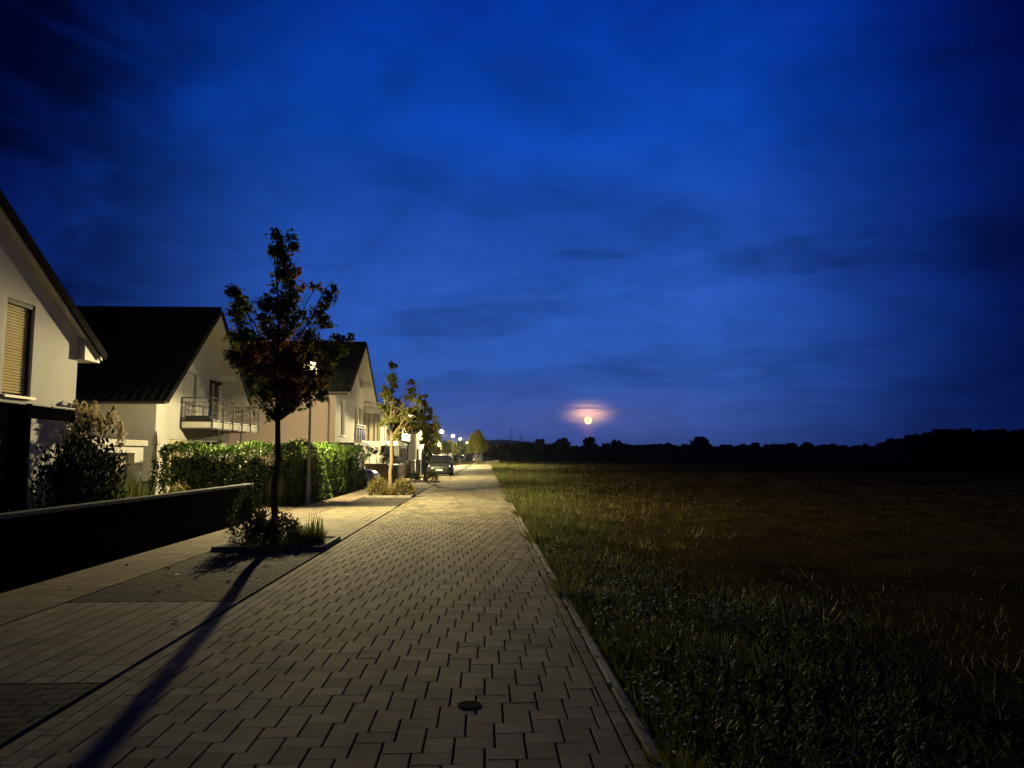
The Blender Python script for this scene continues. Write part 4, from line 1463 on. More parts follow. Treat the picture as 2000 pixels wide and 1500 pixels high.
dp.tube([(-8.86, 42.38, 5.0), (-8.86, 42.75, 4.75), (-8.86, 42.98, 4.5), (-8.86, 42.98, 0.0)], .055, 8)
dp.build('downpipe', M_zinc, hC, True)
# annex at the foot of house C
an = empty('porch_wall', (-7.8, 43.6, 0), 'small pale porch with flat black roof edge at the pink house', 'porch')
MB().box(-8.45, -7.15, 41.2, 45.0, 0, 2.12).build('wall', M_render, an)
MB().box(-8.48, -7.05, 41.1, 45.1, 2.122, 2.26).build('roof_edge', M_black, an)

# ---------------------------------------------------------------- house D (flat roof, curved corner)
XD = -7.9
hD = empty('house', (-12.0, 61.0, 0), 'flat roofed cream house with curved corner windows behind the lit tree', 'house', 'houses along the lane')
pts = [(-18.0, 66.5), (-18.0, 56.4), (-9.4, 56.4)]
cr = 1.5
for i in range(9):
    a = -math.pi / 2 + (math.pi / 2) * i / 8
    pts.append((XD - cr + cr * math.cos(a), 56.4 + cr + cr * math.sin(a)))
pts.append((XD, 66.5))
for (z0, z1, nm, mt_, inset) in ((0, 2.62, 'wall', M_render_b, 0.0), (4.72, 5.35, 'parapet', M_render_b, 0.0), (2.62, 4.72, 'window_band', M_curtain, 0.22)):
    P_ = [(x - (inset if x > -17 else 0), y + (inset if y < 58 else 0)) for x, y in pts]
    MB().prism(P_, 'z', z0, z1).build(nm, mt_, hD)
for (x0, x1, y0, y1) in ((-18, -10.9, 56.38, 56.62), (XD - .22, XD + .002, 59.2, 60.0), (XD - .22, XD + .002, 61.0, 66.5), (-9.75, -9.55, 56.38, 56.7)):
    MB().box(x0, x1, y0, y1, 2.622, 4.718).build('pier', M_render_b, hD)
for i in range(1, 8, 2):
    a = -math.pi / 2 + (math.pi / 2) * i / 8
    x, y = XD - cr + (cr - .18) * math.cos(a), 56.4 + cr + (cr - .18) * math.sin(a)
    MB().box(x - .03, x + .03, y - .03, y + .03, 2.625, 4.715).build('window_bar', M_zinc, hD)
MB().box(XD - .2, XD - .19 + .06, 60.0, 61.0, 2.63, 4.71).build('dark_window', M_glass, hD)
MB().box(XD + .003, XD + 1.25, 57.8, 62.2, 2.30, 2.64).build('balcony_slab', M_render, hD)
MB().box(-17.8, XD + .15, 56.6, 66.6, 5.352, 5.48).build('flat_roof', M_black, hD)
MB().prism([(57.0, 5.481), (66.0, 5.481), (64.0, 6.35), (59.5, 6.35)], 'x', -17.0, -9.3).build('upper_roof', M_roof, hD)

# ---------------------------------------------------------------- house E and F further on
hE = empty('house', (-12.0, 74.0, 0), 'pale house with dark cladding above a white ground floor', 'house', 'houses along the lane')
MB().box(-17, -7.7, 68.5, 77.0, 0, 2.9).build('wall', M_render, hE)
MB().box(-17, -7.45, 68.4, 76.0, 2.905, 4.3).build('cladding', M_black, hE)
MB().box(-17, -7.6, 68.6, 76.8, 4.303, 4.5).build('flat_roof', M_roof, hE)
for y in (69.3, 72.6):
    window(hE, 'x', -7.7, y, y + 1.8, 0.9, 2.3, -0.02, 'window', 2, M_black)
MB().box(-7.695, -7.2, 68.6, 70.8, 2.42, 2.6).build('canopy', M_trim, hE)
hF = empty('house', (-11.5, 84.0, 0), 'bright lit gable wall beyond the slim street trees', 'house', 'houses along the lane')
MB().prism([(78.5, 0), (90.0, 0), (90.0, 3.9), (84.2, 6.4), (78.5, 3.9)], 'x', -16, -7.1).build('wall', M_render_b, hF)
roof(hF, -7.1, -16, 78.5, 90.0, 3.95, 84.2, 6.45, 0.3, 0.4, 0.16)
window(hF, 'x', -7.1, 80.2, 81.4, 0.9, 2.2, -0.02, 'window', 1, M_black)
window(hF, 'x', -7.1, 86.0, 87.4, 0.9, 2.2, -0.02, 'window', 1, M_black)
hG = empty('house', (-11.5, 120.0, 0), 'far house half hidden by garden trees beside the lamp row', 'house', 'houses along the lane')
MB().prism([(112, 0), (124, 0), (124, 3.6), (118, 6.2), (112, 3.6)], 'x', -16, -7.6).build('wall', M_render, hG)
roof(hG, -7.6, -16, 112, 124, 3.65, 118, 6.25, 0.3, 0.4, 0.16)
window(hG, 'x', -7.6, 114, 115.4, 0.9, 2.2, -0.02, 'window', 1, M_black)

# ================================================================== WALLS AND FENCES
gw = empty('garden_wall', (-5.75, 10.0, 0), 'low dark stone garden wall along the footway on the left', 'wall')
MB().box(-5.75, -5.66, 1.5, 18.58, -0.05, 0.845).build('wall_core', M_wall_dark, gw)
wy = 1.5
courses = 5
ch_ = 0.845 / courses
stones = 0
for c in range(courses):
    y = 1.5 - (c % 2) * .22
    while y < 18.55:
        l_ = rnd.uniform(.34, .56)
        a, b = max(y, 1.5), min(y + l_, 18.6)
        if b - a > .05 and stones < 300 and b > 6.0:
            MB().cbox(-5.664, -5.636 + rnd.uniform(-.004, .004), a + .006, b - .006, c * ch_ + .006, (c + 1) * ch_ - .006, .006).build('stone', M_wall_dark, gw)
            stones += 1
        y += l_
for i in range(int(17.1 / 0.95)):
    MB().cbox(-5.765, -5.615, 1.5 + i * .95 + .003, 1.5 + (i + 1) * .95 - .003, .847, .905, .006).build('coping_stone', M_cap, gw)
for c in range(courses):
    MB().cbox(-5.755, -5.645, 18.582, 18.63, c * ch_ + .006, (c + 1) * ch_ - .006, .006).build('end_stone', M_cap, gw)

fp = empty('panel_fence', (-5.6, 58.0, 0), 'grey smooth panel fence at the second street lamp', 'fence')
MB().box(-6.25, -5.20, 52.10, 52.16, 0.06, 1.17).build('panel', M_panel, fp)
for i in range(5):
    y0, y1 = 52.2 + i * 4.7, 52.2 + (i + 1) * 4.7 - .12
    MB().box(float(bend(-5.30, y0)), float(bend(-5.30, y0)) + .05, y0, y1, 0.06, 1.17).build('panel', M_panel, fp)
    MB().box(float(bend(-5.33, y0)), float(bend(-5.33, y0)) + .11, y1, y1 + .11, 0, 1.22).build('post', M_galv, fp)
MB().box(-5.33, -5.20, 52.08, 52.19, 0, 1.22).build('post', M_galv, fp)
fp2 = empty('panel_fence', (-5.2, 105.0, 0), 'pale panel fence along the far gardens', 'fence')
for i in range(6):
    y0 = 96 + i * 5.2
    MB().box(float(bend(-5.9, y0)), float(bend(-5.9, y0)) + .06, y0, y0 + 5.0, 0.05, 1.7).build('panel', M_panel, fp2)
    MB().box(float(bend(-5.95, y0)), float(bend(-5.95, y0)) + .14, y0 + 5.03, y0 + 5.17, 0, 1.8).build('post', M_galv, fp2)

bw = empty('raised_bed_wall', (-6.3, 45.3, 0), 'brown low wall below the potted trees by the white car', 'wall')
M_brown = material('brown_wall', (0.10, 0.075, 0.04), 0.85, 0.15, 4.0, 0.3, 60.0)
MB().box(-7.1, -5.45, 45.2, 45.45, 0, 1.0).build('wall', M_brown, bw)
MB().box(-5.47, -5.25, 45.452, 51.9, 0, 1.0).build('wall', M_brown, bw)
MB().box(-7.14, -5.41, 45.16, 45.49, 1.002, 1.06).build('coping', M_cap, bw)
bn = empty('refuse_bin', (-5.35, 44.6, 0), 'black wheeled refuse bin beside the brown wall', 'bin')
MB().prism([(44.3, .08), (44.88, .08), (44.95, .95), (44.22, .95)], 'x', -5.64, -5.06).build('body', M_black, bn)
MB().prism([(44.2, .955), (44.97, .955), (44.92, 1.05), (44.30, 1.0)], 'x', -5.67, -5.03).build('lid', M_black, bn)
for x in (-5.6, -5.1):
    MB().tube([(x - .03, 44.85, .09), (x + .03, 44.85, .09)], .09, 12).build('wheel', M_black, bn)

# ================================================================== GARDEN PLANTS
shrub('shrub', (-7.35, 14.1, 0), 'dark leafy bush against the white wall of the left house', 0.60, 2.0, L_green, 0.10, 2200, 'oval', 'garden bushes behind the wall', seed=51)
shrub('shrub', (-6.7, 12.2, 0), 'dense dark bush just behind the garden wall', 0.85, 1.55, L_green, 0.09, 3200, 'oval', 'garden bushes behind the wall', seed=52)
shrub('shrub', (-7.8, 15.6, 0), 'loose dark bush between the left house and the pampas grass', 0.55, 1.9, L_green, 0.10, 900, 'oval', 'garden bushes behind the wall', seed=53)
shrub('thuja', (-8.05, 15.25, 0), 'dense dark evergreen in front of the pampas grass', 0.50, 2.05, L_green, 0.08, 5200, 'oval', 'garden bushes behind the wall', seed=54, cone=0.15)
grass_tuft('pampas_grass', (-8.75, 16.9, 0), 'tall pampas grass with pale plumes in the left garden', 0.75, 1.7, 700, L_weed, None, 'grass', 55, 0.35, 0.30, 26, 2.75)
grass_tuft('ornamental_grass', (-7.75, 16.6, 0), 'low arching green grass right of the pampas grass', 0.6, 1.25, 320, L_weed, None, 'grass', 56, 0.3, 0.5)
shrub('conifer', (-10.15, 23.6, 0), 'small pointed dark conifer beside the garden store', 0.28, 1.5, L_green, 0.06, 1100, 'oval', None, seed=57, cone=0.8)
shrub('shrub', (-9.2, 23.3, 0), 'small pale flowering shrub at the foot of the hedge', 0.5, 0.75, L_shrub2, 0.07, 500, 'oval', None, seed=58)
shrub('potted_tree', (-6.15, 44.7, 0), 'thin garden tree with round crown beside the white car', 0.1, 0.1, L_green, 0.05, 10, 'oval', None, 'tree', 59) if False else None
tree('garden_tree', (-6.3, 44.7, 0.0), 'thin young garden tree beside the brown wall', pxc(44.7, [(742, 885, 8), (752, 878, 8), (760, 890, 8), (736, 878, 6), (770, 893, 6), (748, 896, 7)], .4, 4), L_green, M_bark, 0.03, 1.0, 0.13, 330, 'oval', seed=60)
tree('garden_tree', (-7.0, 46.5, 0.0), 'bright leafy bush behind the porch wall', pxc(46.5, [(722, 875, 6), (726, 883, 7), (720, 890, 6)], .3, 4), L_hedge, M_bark, 0.03, 0.8, 0.14, 330, 'oval', seed=61)
for i, (x, y, px, py, pr, lab) in enumerate((
        (-6.6, 70.0, 838, 893, 9, 'dark garden bush behind the grey parked car'),
        (-6.5, 90.0, 848, 873, 13, 'garden tree left of the third street lamp'),
        (-7.0, 104.0, 868, 872, 12, 'garden tree between the third and fourth lamp'),
        (-7.2, 128.0, 882, 872, 12, 'garden tree behind the fourth lamp'),
        (-6.8, 150.0, 898, 874, 11, 'garden tree between the far lamps'),
        (-6.0, 190.0, 906, 876, 9, 'dark tree closing the far end of the lane'))):
    Y = y
    cl = pxc(Y, [(px - pr * .6, py + pr * .5, pr * .6), (px + pr * .5, py + pr * .6, pr * .6), (px, py - pr * .3, pr * .65), (px - pr * .5, py - pr * .2, pr * .5), (px + pr * .45, py, pr * .55)], .5, 20 + i)
    cx_ = sum(c[0] for c in cl) / len(cl)
    tree('garden_tree', (cx_, y, 0.0), lab, cl, L_green if i % 2 == 0 else L_maple2, M_bark, 0.09, 1.0, 0.24, 300, 'oval', 'garden trees along the lane', seed=70 + i)

# ================================================================== CARS
def car(name, label, paint, loc, rotz, L_=4.35, W_=1.80, H_=1.50, suv=0.0):
    rt_ = empty(name, (0, 0, 0), label, 'car', 'parked cars')
    hw = W_ / 2
    f, r = L_ / 2, -L_ / 2
    hz = 0.92 + suv * .1
    # x, bottom, top, half width low, mid, top
    S = [(r, .42, .80, .70, .80, .70), (r + .06, .30, .98, .84, .93, .80), (r + .35, .24, 1.0, .92, 1.0, .88), (r + 1.0, .20, .99, .96, 1.0, .90), (0, .20, .97, .97, 1.0, .91),
         (f - 1.35, .20, hz + .02, .97, 1.0, .91), (f - .9, .21, hz - .02, .96, 1.0, .88), (f - .42, .22, hz - .09, .93, .97, .80), (f - .15, .24, hz - .20, .86, .88, .70), (f - .03, .30, hz - .32, .76, .78, .62), (f, .36, .52, .66, .68, .56)]
    V, F = [], []
    for (x, zb, zt, a, b, c) in S:
        half = [(0, zb), (a * hw * .92, zb), (b * hw, zb + .14), (b * hw, zb + (zt - zb) * .62), (c * hw + .02, zt - .03), (c * hw - .05, zt), (0, zt + .03)]
        V += [(x, y, z) for (y, z) in half] + [(x, -y, z) for (y, z) in half[-2:0:-1]]
    k_ = 12
    for i in range(len(S) - 1):
        for j in range(k_):
            F.append((i * k_ + j, i * k_ + (j + 1) % k_, (i + 1) * k_ + (j + 1) % k_, (i + 1) * k_ + j))
    F.append(tuple(range(k_)))
    F.append(tuple((len(S) - 1) * k_ + j for j in range(k_)))
    body = MB().add(V, F).build('body', paint, rt_, True)
    G = [(r + .12, .98, .98, .84, .82), (r + .48, .98, H_ - .10, .87, .70), (r + .85, .98, H_ - .02, .88, .71), (-.15, .98, H_, .89, .72), (.42, .97, H_ - .04, .89, .70), (f - 1.10, hz + .01, hz + .05, .86, .80)]
    V, F = [], []
    for (x, zb, zt, a, b) in G:
        half = [(a * hw, zb - .03), (b * hw + .02, zt - .05 if zt - zb > .1 else zt), (b * hw - .06, zt), (0, zt + .02)]
        V += [(x, y, z) for y, z in half] + [(x, -y, z) for y, z in half[-2::-1]]
    k_ = 7
    for i in range(len(G) - 1):
        for j in range(k_ - 1):
            F.append((i * k_ + j, i * k_ + j + 1, (i + 1) * k_ + j + 1, (i + 1) * k_ + j))
    MB().add(V, F).build('windows', M_glass, rt_, True)
    rp = MB()
    V, F = [], []
    for (x, zb, zt, a, b) in G[1:5]:
        V += [(x, b * hw + .03, zt - .05), (x, b * hw - .06, zt + .012), (x, 0, zt + .032), (x, -b * hw + .06, zt + .012), (x, -b * hw - .03, zt - .05)]
    for i in range(3):
        for j in range(4):
            F.append((i * 5 + j, i * 5 + j + 1, (i + 1) * 5 + j + 1, (i + 1) * 5 + j))
    rp.add(V, F).build('roof', paint, rt_, True)
    for s in (-1, 1):
        p = MB()
        p.tube([(f - 1.08, s * hw * .84, hz + .03), (.42, s * (hw * .70 + .02), H_ - .07)], .035, 6)
        p.tube([(-.2, s * (hw * .885), .97), (-.2, s * (hw * .72 + .02), H_ - .05)], .035, 6)
        p.tube([(r + .14, s * hw * .83, .98), (r + .48, s * (hw * .70 + .02), H_ - .13)], .05, 6)
        p.build('pillar', paint, rt_, True)
        mr = MB()
        mr.cbox(f - 1.32, f - 1.20, s * (hw + .10) - .10, s * (hw + .10) + .10, .98, 1.12, .03)
        mr.build('mirror', paint, rt_, True)
        hl = MB()
        hl.add([(f - .40, s * hw * .86, hz - .14), (f - .13, s * hw * .62, hz - .24), (f - .07, s * hw * .60, hz - .34), (f - .30, s * hw * .88, hz - .26)],
               [(0, 1, 2, 3)]).add([(f - .46, s * hw * .80, hz - .15), (f - .19, s * hw * .56, hz - .25), (f - .13, s * hw * .54, hz - .35), (f - .36, s * hw * .82, hz - .27)], [(0, 1, 2, 3)])
        hl.build('headlight', material('headlight', (0.65, 0.65, 0.62), 0.15, 0.05, 20.0, spec=0.8), rt_)
        fg = MB()
        fg.cbox(f - .16, f - .02, s * hw * .66 - .14, s * hw * .66 + .12, .36, .47, .02)
        fg.build('fog_light_intake', M_black, rt_)
        tl = MB()
        tl.cbox(r - .01, r + .12, s * hw * .80 - .12, s * hw * .80 + .08, .74, .90, .02)
        tl.build('tail_light', material('tail_light', (0.25, 0.01, 0.01), 0.2, 0.0), rt_)
        for xw in (f - .86, r + .80):
            w = MB()
            V, F, n = [], [], 20
            prof = [(.20, -.09), (.295, -.10), (.325, -.07), (.325, .07), (.295, .10), (.20, .09)]
            for (q, yy) in prof:
                V += [(xw + q * math.cos(2 * math.pi * j / n), s * (hw - .09) + yy, .325 + q * math.sin(2 * math.pi * j / n)) for j in range(n)]
            for i in range(len(prof)):
                for j in range(n):
                    i2 = (i + 1) % len(prof)
                    F.append((i * n + j, i * n + (j + 1) % n, i2 * n + (j + 1) % n, i2 * n + j))
            wh = w.add(V, F).build('wheel', M_black, rt_, True)
            rm = MB()
            for q in range(5):
                a = 2 * math.pi * q / 5
                c_, s_ = math.cos(a), math.sin(a)
                rm.add([(xw + c_ * .03 - s_ * .04, s * (hw - .015), .325 + s_ * .03 + c_ * .04), (xw + c_ * .03 + s_ * .04, s * (hw - .015), .325 + s_ * .03 - c_ * .04),
                        (xw + c_ * .21 + s_ * .03, s * (hw - .01), .325 + s_ * .21 - c_ * .03), (xw + c_ * .21 - s_ * .03, s * (hw - .01), .325 + s_ * .21 + c_ * .03)], [(0, 1, 2, 3)])
            rm.build('rim', M_galv, wh)
            ar = MB()
            V, F = [], []
            for j in range(13):
                a = math.pi * j / 12
                V += [(xw + .36 * math.cos(a), s * (hw + .006), .325 + .36 * math.sin(a)), (xw + .41 * math.cos(a), s * (hw + .006), .325 + .41 * math.sin(a)), (xw + .41 * math.cos(a), s * (hw - .25), .325 + .41 * math.sin(a)), (xw + .36 * math.cos(a), s * (hw - .25), .325 + .36 * math.sin(a))]
            for j in range(12):
                for q in range(4):
                    F.append((j * 4 + q, j * 4 + (q + 1) % 4, (j + 1) * 4 + (q + 1) % 4, (j + 1) * 4 + q))
            ar.add(V, F).build('wheel_arch', M_black, rt_)
    MB().cbox(f - .12, f + .012, -.42, .42, .52, hz - .34, .02).build('grille', M_black, rt_)
    MB().cbox(f - .10, f + .016, -.56, .56, .26, .40, .02).build('bumper_intake', M_black, rt_)
    MB().box(f + .013, f + .026, -.26, .26, .42, .53).build('number_plate', M_trim, rt_)
    MB().box(r - .02, r - .004, -.26, .26, .62, .73).build('rear_plate', M_trim, rt_)
    MB().box(r + .4, f - .4, -hw * .8, hw * .8, .16, .30).build('underbody', M_black, rt_)
    rt_.location = loc
    rt_.rotation_euler = (0, 0, rotz)
    return rt_


P_white = material('white_paint', (0.62, 0.62, 0.62), 0.25, 0.01, 2.0, coat=0.6)
P_grey = material('grey_paint', (0.014, 0.015, 0.014), 0.42, 0.02, 2.0, coat=0.15)
P_dark = material('dark_paint', (0.020, 0.021, 0.024), 0.25, 0.02, 2.0, coat=0.6)
car('parked_car', 'white car nosing out of the driveway behind the hedge', P_white, (-7.6, 39.2, -0.03), 0.0)
car('parked_car', 'grey compact car parked facing the viewer beyond the third tree', P_grey, (-3.30, 58.0, 0.0), -math.pi / 2, 4.25, 1.82, 1.56, 0.4)
car('parked_car', 'small white car far down the lane below the last lamps', P_white, (-4.9, 165.0, -0.03), -math.pi / 2)
car('parked_car', 'dark car parked behind the round tree on the far island', P_dark, (-1.0, 136.0, -0.03), -math.pi / 2, 4.4, 1.9, 1.6, 0.5)

# low pale blocks at the far end of the verge
for i, (x, y, l_, lab) in enumerate(((0.6, 131.0, 1.1, 'low pale concrete block beside the far island'), (1.9, 150.0, 1.2, 'low pale concrete block at the far field edge'))):
    q = empty('concrete_block', (x + l_ / 2, y, 0), lab, 'block')
    MB().cbox(x, x + l_, y, y + .5, -.05, .5, .03).build('block', M_kerb, q)
    MB().box(x + .1, x + l_ - .1, y - .02, y + .01, .15, .2).build('groove', M_joint, q)

# ================================================================== VERGE AND FIELD COVER
g = np.random.default_rng(77)
# grass along the kerb, thinning into the field
n = 90000
y = 3.2 + (g.random(n) ** 2.0) * 115
wd = 0.62 + 0.28 * np.sin(y * .35) + 0.22 * np.sin(y * .9 + 1) + 0.022 * y
x = 0.968 + np.abs(g.normal(size=n)) ** 1.5 * wd * .95
x = bend(x, y)
p = np.stack([x, y, field_z(x, y) - .004], 1)
tip = np.stack([g.normal(size=n) * .55, g.normal(size=n) * .55, np.ones(n)], 1)
tuft = np.clip(np.sin(y * 1.7 + x * 2.3) * np.sin(y * .61 - x), 0, 1)
hgt = (0.035 + 0.075 * g.random(n) ** 1.4) * (1 + 1.3 * tuft) * (1 + y / 60)
spill = (x < bend(1.06, y)) & (g.random(n) < .35)
tip[spill, 0] -= g.uniform(.4, 1.5, spill.sum())
hgt[spill] *= 1.5
me = leaf_mesh('verge_grass', 'blade', p, hgt, None, tip, g, 0.75)
tag(link('verge_grass', me, L_grass), 'green grass verge between the lane kerb and the field', 'grass', None, 'stuff')

# taller weeds near the viewer
P_, T_, S_, N_ = [], [], [], []
stems = MB()
rr = random.Random(5)
for i in range(420):
    yy = 3.3 + rr.random() ** 1.6 * 14
    xx = 1.0 + rr.random() ** 1.3 * (1.5 + .35 * math.sin(yy * 1.3)) + (0.15 if yy < 6 else 0)
    if yy < 5.4 and xx > 2.3 and rr.random() < .2:
        continue
    hh = rr.uniform(.16, .46) * (1.3 if yy < 7 else .9) * (0.65 if xx < 1.25 else 1.0)
    z0 = float(field_z(np.array(xx), np.array(yy)))
    lx, ly = rr.uniform(-.1, .1), rr.uniform(-.1, .1)
    stems.tube([(xx, yy, z0), (xx + lx * .4, yy + ly * .4, z0 + hh * .5), (xx + lx, yy + ly, z0 + hh)], [.004, .003, .0015], 3, False)
    for k_ in range(int(10 + hh * 45)):
        t = rr.random() ** .8
        a = rr.uniform(0, 6.28)
        P_.append((xx + lx * t, yy + ly * t, z0 + hh * t))
        T_.append((math.cos(a), math.sin(a), rr.uniform(.3, 1.6)))
        S_.append(rr.uniform(.035, .085) * (1.15 - .65 * t))
        N_.append((rr.uniform(-.4, .4), rr.uniform(-.4, .4), 1))
wd_ = link('verge_weeds', leaf_mesh('verge_weeds', 'oval', np.array(P_), np.array(S_), np.array(N_), np.array(T_), g, 0.62), L_weed)
tag(wd_, 'tall leafy weeds along the kerb in the right foreground', 'weeds', None, 'stuff')
stems.build('weed_stem', M_stem, wd_)
# white flowers
n = 460
cl_ = [(1.25, 10.2), (1.45, 8.9), (1.6, 8.0), (1.35, 7.4), (2.1, 7.0), (2.3, 6.3), (1.05, 4.6), (1.15, 12.0)]
w = g.integers(0, len(cl_), n)
c_ = np.array(cl_)[w]
x, y = np.maximum(1.0, c_[:, 0] + g.normal(size=n) * .22), c_[:, 1] + g.normal(size=n) * .55
z = field_z(x, y) + g.uniform(.10, .30, n)
fl = link('white_flowers', leaf_mesh('white_flowers', 'flower', np.stack([x, y, z], 1), g.uniform(.018, .034, n), np.stack([g.normal(size=n) * .3, g.normal(size=n) * .3 - .3, np.ones(n)], 1), np.stack([g.normal(size=n), g.normal(size=n), np.zeros(n)], 1), g), L_flower)
tag(fl, 'tiny white wildflowers scattered through the verge weeds', 'flowers', None, 'stuff')
# stubble
n = 230000
yy = 3.5 + g.random(n) ** 1.35 * 66
row = np.floor(g.random(n) * 300)
x = 1.9 + row * 0.16 * (0.35 + yy / 55) + g.normal(size=n) * .03
keep = (x < 1.0 * yy + 3) & (x > 1.5)
x, yy = x[keep], yy[keep]
n = len(x)
tip = np.stack([g.normal(size=n) * .28, g.normal(size=n) * .28, np.ones(n)], 1)
flat_ = g.random(n) < .75
tip[flat_, 2] = g.uniform(.0, .25, flat_.sum())
tip[flat_, 0:2] = g.normal(size=(flat_.sum(), 2))
me = leaf_mesh('stubble', 'stalk', np.stack([x, yy, field_z(x, yy) - .005], 1), (0.02 + .032 * g.random(n)) * (1 + yy / 70), None, tip, g, 1.0)
tag(link('stubble', me, L_straw), 'short straw stubble left standing on the harvested field', 'stubble', None, 'stuff')
# weeds rooted in the kerb joints
n = 420
y = 3.6 + g.random(n) ** 1.6 * 22
x = np.where(g.random(n) < .5, 0.879, 0.962) + g.normal(size=n) * .010
tip = np.stack([g.normal(size=n) * .9, g.normal(size=n) * .9, np.full(n, .5)], 1)
me = leaf_mesh('joint_moss', 'oval', np.stack([x, y, np.full(n, 0.0)], 1), g.uniform(.012, .040, n), None, tip, g)
tag(link('joint_moss', me, L_shrub), 'moss and small weeds in the joints along the kerb', 'moss', None, 'stuff')

# fallen leaves
spots = [(-3.60, 11.9), (-3.95, 10.6), (-4.05, 10.2), (-4.4, 10.7), (-3.2, 9.6), (-3.75, 8.9), (-4.9, 9.3), (-4.7, 12.3), (-2.95, 7.4), (-3.9, 6.1), (-5.1, 11.0), (-3.1, 10.9)]
leafme = leaf_mesh('fallen_leaf', 'maple', np.array([(0, 0, 0.012)]), np.array([0.10]), np.array([(0.15, 0.1, 1.0)]), np.array([(0.2, 1.0, 0.12)]), g)
for i, (x, y) in enumerate(spots):
    o = link('fallen_leaf', leafme, L_dead, None, (x, y, ZS + .012))
    o.rotation_euler = (rr.uniform(-.2, .2), rr.uniform(-.2, .2), rr.uniform(0, 6.28))
    o.scale = [rr.uniform(.5, .95)] * 3
    tag(o, 'dry fallen maple leaf lying on the bay and footway pavers', 'leaf', 'fallen leaves on the paving')
lf2 = link('fallen_leaf', leafme, L_dead, None, (0.42, 9.75, .012))
tag(lf2, 'single dry leaf lying out on the lane', 'leaf', 'fallen leaves on the paving')

# ================================================================== THE DISTANCE
def far_tree_proto(seed, n=620):
    g_ = np.random.default_rng(seed)
    rt_ = empty('far_tree', (0, 0, 0))
    t = MB().tube([(0, 0, -.3), (0, 0, .35), (.02, 0, .8)], [.045, .03, .01], 6).build('trunk', M_bark, rt_)
    k_ = 16
    cc, _ = ball(k_, (0, 0, .56), (.36, .36, .36), g_, .3)
    cc[:, 2] = np.clip(cc[:, 2], .12, .95)
    w_ = g_.integers(0, k_, n)
    p_ = cc[w_] + g_.normal(size=(n, 3)) * .07
    p_[:, 2] = np.clip(p_[:, 2], .05, .93)
    link('crown', leaf_mesh('crown', 'clump', p_, g_.uniform(.12, .22, n), None, None, g_), L_dark, rt_)
    return rt_


protos = [far_tree_proto(s) for s in (1, 2, 3, 4)]
used = [False] * 4


def far_tree(x, y, h, w, label, grp, i):
    i = i % 4
    if not used[i]:
        o = protos[i]
        used[i] = True
    else:
        o = copy_tree(protos[i])
    o.location = (x, y, -.05)
    o.scale = (w, w, h)
    o.rotation_euler = (0, 0, rr.uniform(0, 6.28))
    tag(o, label, 'tree', grp)
    return o


YF = 430.0
big_ = {1095: (856, 26, 'tall rounded tree in the far tree line left of the moon'), 1150: (855, 20, 'pointed tree in the far tree line right below the moon'),
        1365: (855, 34, 'broad tallest tree of the far tree line in mid field'), 1055: (860, 22, 'rounded tree at the left end of the far tree line'),
        1205: (860, 24, 'low broad tree right of the moon in the far tree line'), 1745: (857, 22, 'single round tree next to the wood on the right')}
i = 0
for px, (py, wpx, lab) in big_.items():
    X = (px - 945) / 1455 * YF
    far_tree(X, YF - 6, (888 - py) / 1455 * YF + 2.2, wpx / 1455 * YF * 1.25, lab, 'trees of the far tree line', i)
    i += 1
px = 925
while px < 1800:
    X = (px - 945) / 1455 * YF
    py = rr.uniform(865, 873) if px < 1500 else rr.uniform(864, 871)
    wpx = rr.uniform(16, 30)
    far_tree(X, YF + rr.uniform(-3, 12), (888 - py) / 1455 * YF + 2.0, wpx / 1455 * YF * 1.3, 'dark bushy tree in the tree line across the field', 'trees of the far tree line', i)
    i += 1
    px += wpx * .62
# wood at the right, nearer
YW = 300.0
px = 1800
while px < 2150:
    X = (px - 945) / 1455 * YW
    top = 850 - 11 * min(1, (px - 1800) / 60) + rr.uniform(-2, 2)
    far_tree(X, YW + rr.uniform(-6, 10), (888 - top) / 1455 * YW + 2.0, rr.uniform(40, 60) / 1455 * YW * 1.1, 'tall dark tree of the wood at the right edge', 'trees of the wood on the right', i)
    i += 1
    px += rr.uniform(12, 18)
# undergrowth that closes the tree line and wood
n = 9000
X = g.uniform(-10, 262, n)
P_ = np.stack([X, YF + g.uniform(-4, 8, n), g.random(n) * 6.0], 1)
n2 = 3500
P2 = np.stack([g.uniform(172, 260, n2), YW + g.uniform(-4, 8, n2), g.random(n2) * 8.0], 1)
me = leaf_mesh('hedgerow_undergrowth', 'clump', np.concatenate([P_, P2]), g.uniform(.8, 2.0, n + n2), None, None, g)
tag(link('hedgerow_undergrowth', me, L_dark), 'dense undergrowth closing the foot of the far tree line', 'undergrowth', None, 'stuff')
# a darker, greener strip of crop before the trees
crop = MB().quad((-30, 180, -.06), (420, 150, -.06), (480, YF - 6, -.06), (-30, YF - 6, -.06)).build('far_crop', material('crop', (0.026, 0.036, 0.018), 0.95, 0.2, .05, spec=0.0), None)
tag(crop, 'strip of dark green crop before the far tree line', None, None, 'structure')

# hills
hx = np.linspace(-900, 2600, 120)
prof = 62 + 9 * np.sin(hx / 310) + 5 * np.sin(hx / 120 + 1) - np.clip((hx - 80) / 420, 0, 1) * 34
prof = np.maximum(prof, 3)
V = np.concatenate([np.stack([hx, np.full(120, 2900.), np.full(120, -3.)], 1), np.stack([hx, np.full(120, 3350.), prof], 1), np.stack([hx, np.full(120, 4200.), np.full(120, -3.)], 1)])
i_ = np.arange(119)
F = np.concatenate([np.stack([i_, i_ + 1, i_ + 121, i_ + 120], 1), np.stack([i_ + 120, i_ + 121, i_ + 241, i_ + 240], 1)])
tag(link('hills', raw_mesh('hills', V, F), material('hill', (0.05, 0.065, 0.04), 0.95, 0.2, .004)), 'low wooded hills on the horizon behind the tree line', None, None, 'structure')


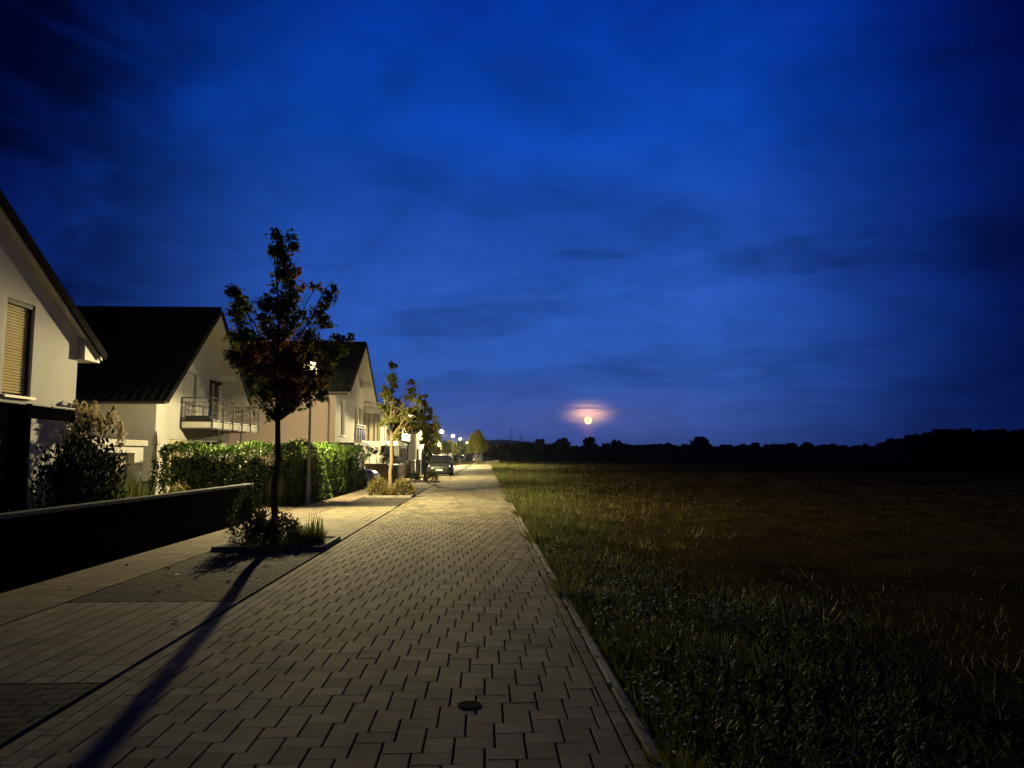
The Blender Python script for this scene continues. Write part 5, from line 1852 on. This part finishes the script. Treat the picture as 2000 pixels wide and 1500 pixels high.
def pylon(x, y, z0, h, label):
    rt_ = empty('power_pylon', (x, y, z0), label, 'pylon', 'power pylons on the horizon')
    w = h * .11
    m_ = MB()
    lv = [0, .2, .38, .54, .68, .80, .90, 1.0]
    def c(i):
        s = w * (1 - .88 * min(1, lv[i] / .72)) + .35
        return [(x - s, y - s, z0 + lv[i] * h), (x + s, y - s, z0 + lv[i] * h), (x + s, y + s, z0 + lv[i] * h), (x - s, y + s, z0 + lv[i] * h)]
    for i in range(len(lv) - 1):
        a, b = c(i), c(i + 1)
        for q in range(4):
            m_.tube([a[q], b[q]], .28, 3, False)
            m_.tube([a[q], b[(q + 1) % 4]], .16, 3, False)
            m_.tube([a[(q + 1) % 4], b[q]], .16, 3, False)
    m_.build('lattice_tower', M_galv, rt_)
    for (l_, k_) in ((.62, .23), (.78, .17), (.92, .10)):
        a = MB()
        a.tube([(x - h * k_, y, z0 + l_ * h), (x, y, z0 + l_ * h + 1.2), (x + h * k_, y, z0 + l_ * h)], .32, 4)
        a.tube([(x - h * k_, y, z0 + l_ * h), (x + h * k_, y, z0 + l_ * h)], .25, 4)
        a.build('cross_arm', M_galv, rt_)


pylon((999.5 - 945) / 1455 * 2400, 2400, 12, 75, 'tall lattice power pylon left of the moon')
pylon((1018 - 945) / 1455 * 2900, 2900, 22, 58, 'smaller lattice power pylon right of the tall one')

# the air
hz_ = MB().box(-1000, 2700, -60, 4300, -8, 95).build('haze', None, None)
tag(hz_, 'thin evening haze over the fields', None, None, 'stuff')
hmat = bpy.data.materials.new('haze_air')
hmat.use_nodes = True
ht = hmat.node_tree
ht.nodes.remove(ht.nodes['Principled BSDF'])
pvn = ht.nodes.new('ShaderNodeVolumePrincipled')
pvn.inputs['Color'].default_value = (.90, .93, 1, 1)
pvn.inputs['Density'].default_value = .00005
pvn.inputs['Anisotropy'].default_value = .8
ht.links.new(pvn.outputs[0], ht.nodes['Material Output'].inputs['Volume'])
hz_.data.materials.append(hmat)

# moon
DM = 9000.0
moon_c = Vector((0, 0, EYE)) + MOON_DIR * DM
mm = bpy.data.meshes.new('moon')
import bmesh
bm = bmesh.new()
bmesh.ops.create_uvsphere(bm, u_segments=40, v_segments=24, radius=7.6 / 1455 * DM)
bm.to_mesh(mm)
bm.free()
set_smooth(mm)
mt = bpy.data.materials.new('moon_surface')
mt.use_nodes = True
N = NT(mt.node_tree)
mt.node_tree.nodes.remove(mt.node_tree.nodes['Principled BSDF'])
tcn = N.node('ShaderNodeTexCoord')
nz = N.smooth(N.noise(tcn.outputs['Object'], 0.035, 3.0, .5), .40, .66)
e = N.node('ShaderNodeEmission')
mt.node_tree.links.new(N.mix(nz, (1.0, 0.80, 0.40), (1.0, 0.92, 0.58)), e.inputs['Color'])
e.inputs['Strength'].default_value = 1.4
mt.node_tree.links.new(e.outputs[0], mt.node_tree.nodes['Material Output'].inputs['Surface'])
mo = link('moon', mm, mt, None, tuple(moon_c))
tag(mo, 'full pale yellow moon rising above the far tree line', 'moon')
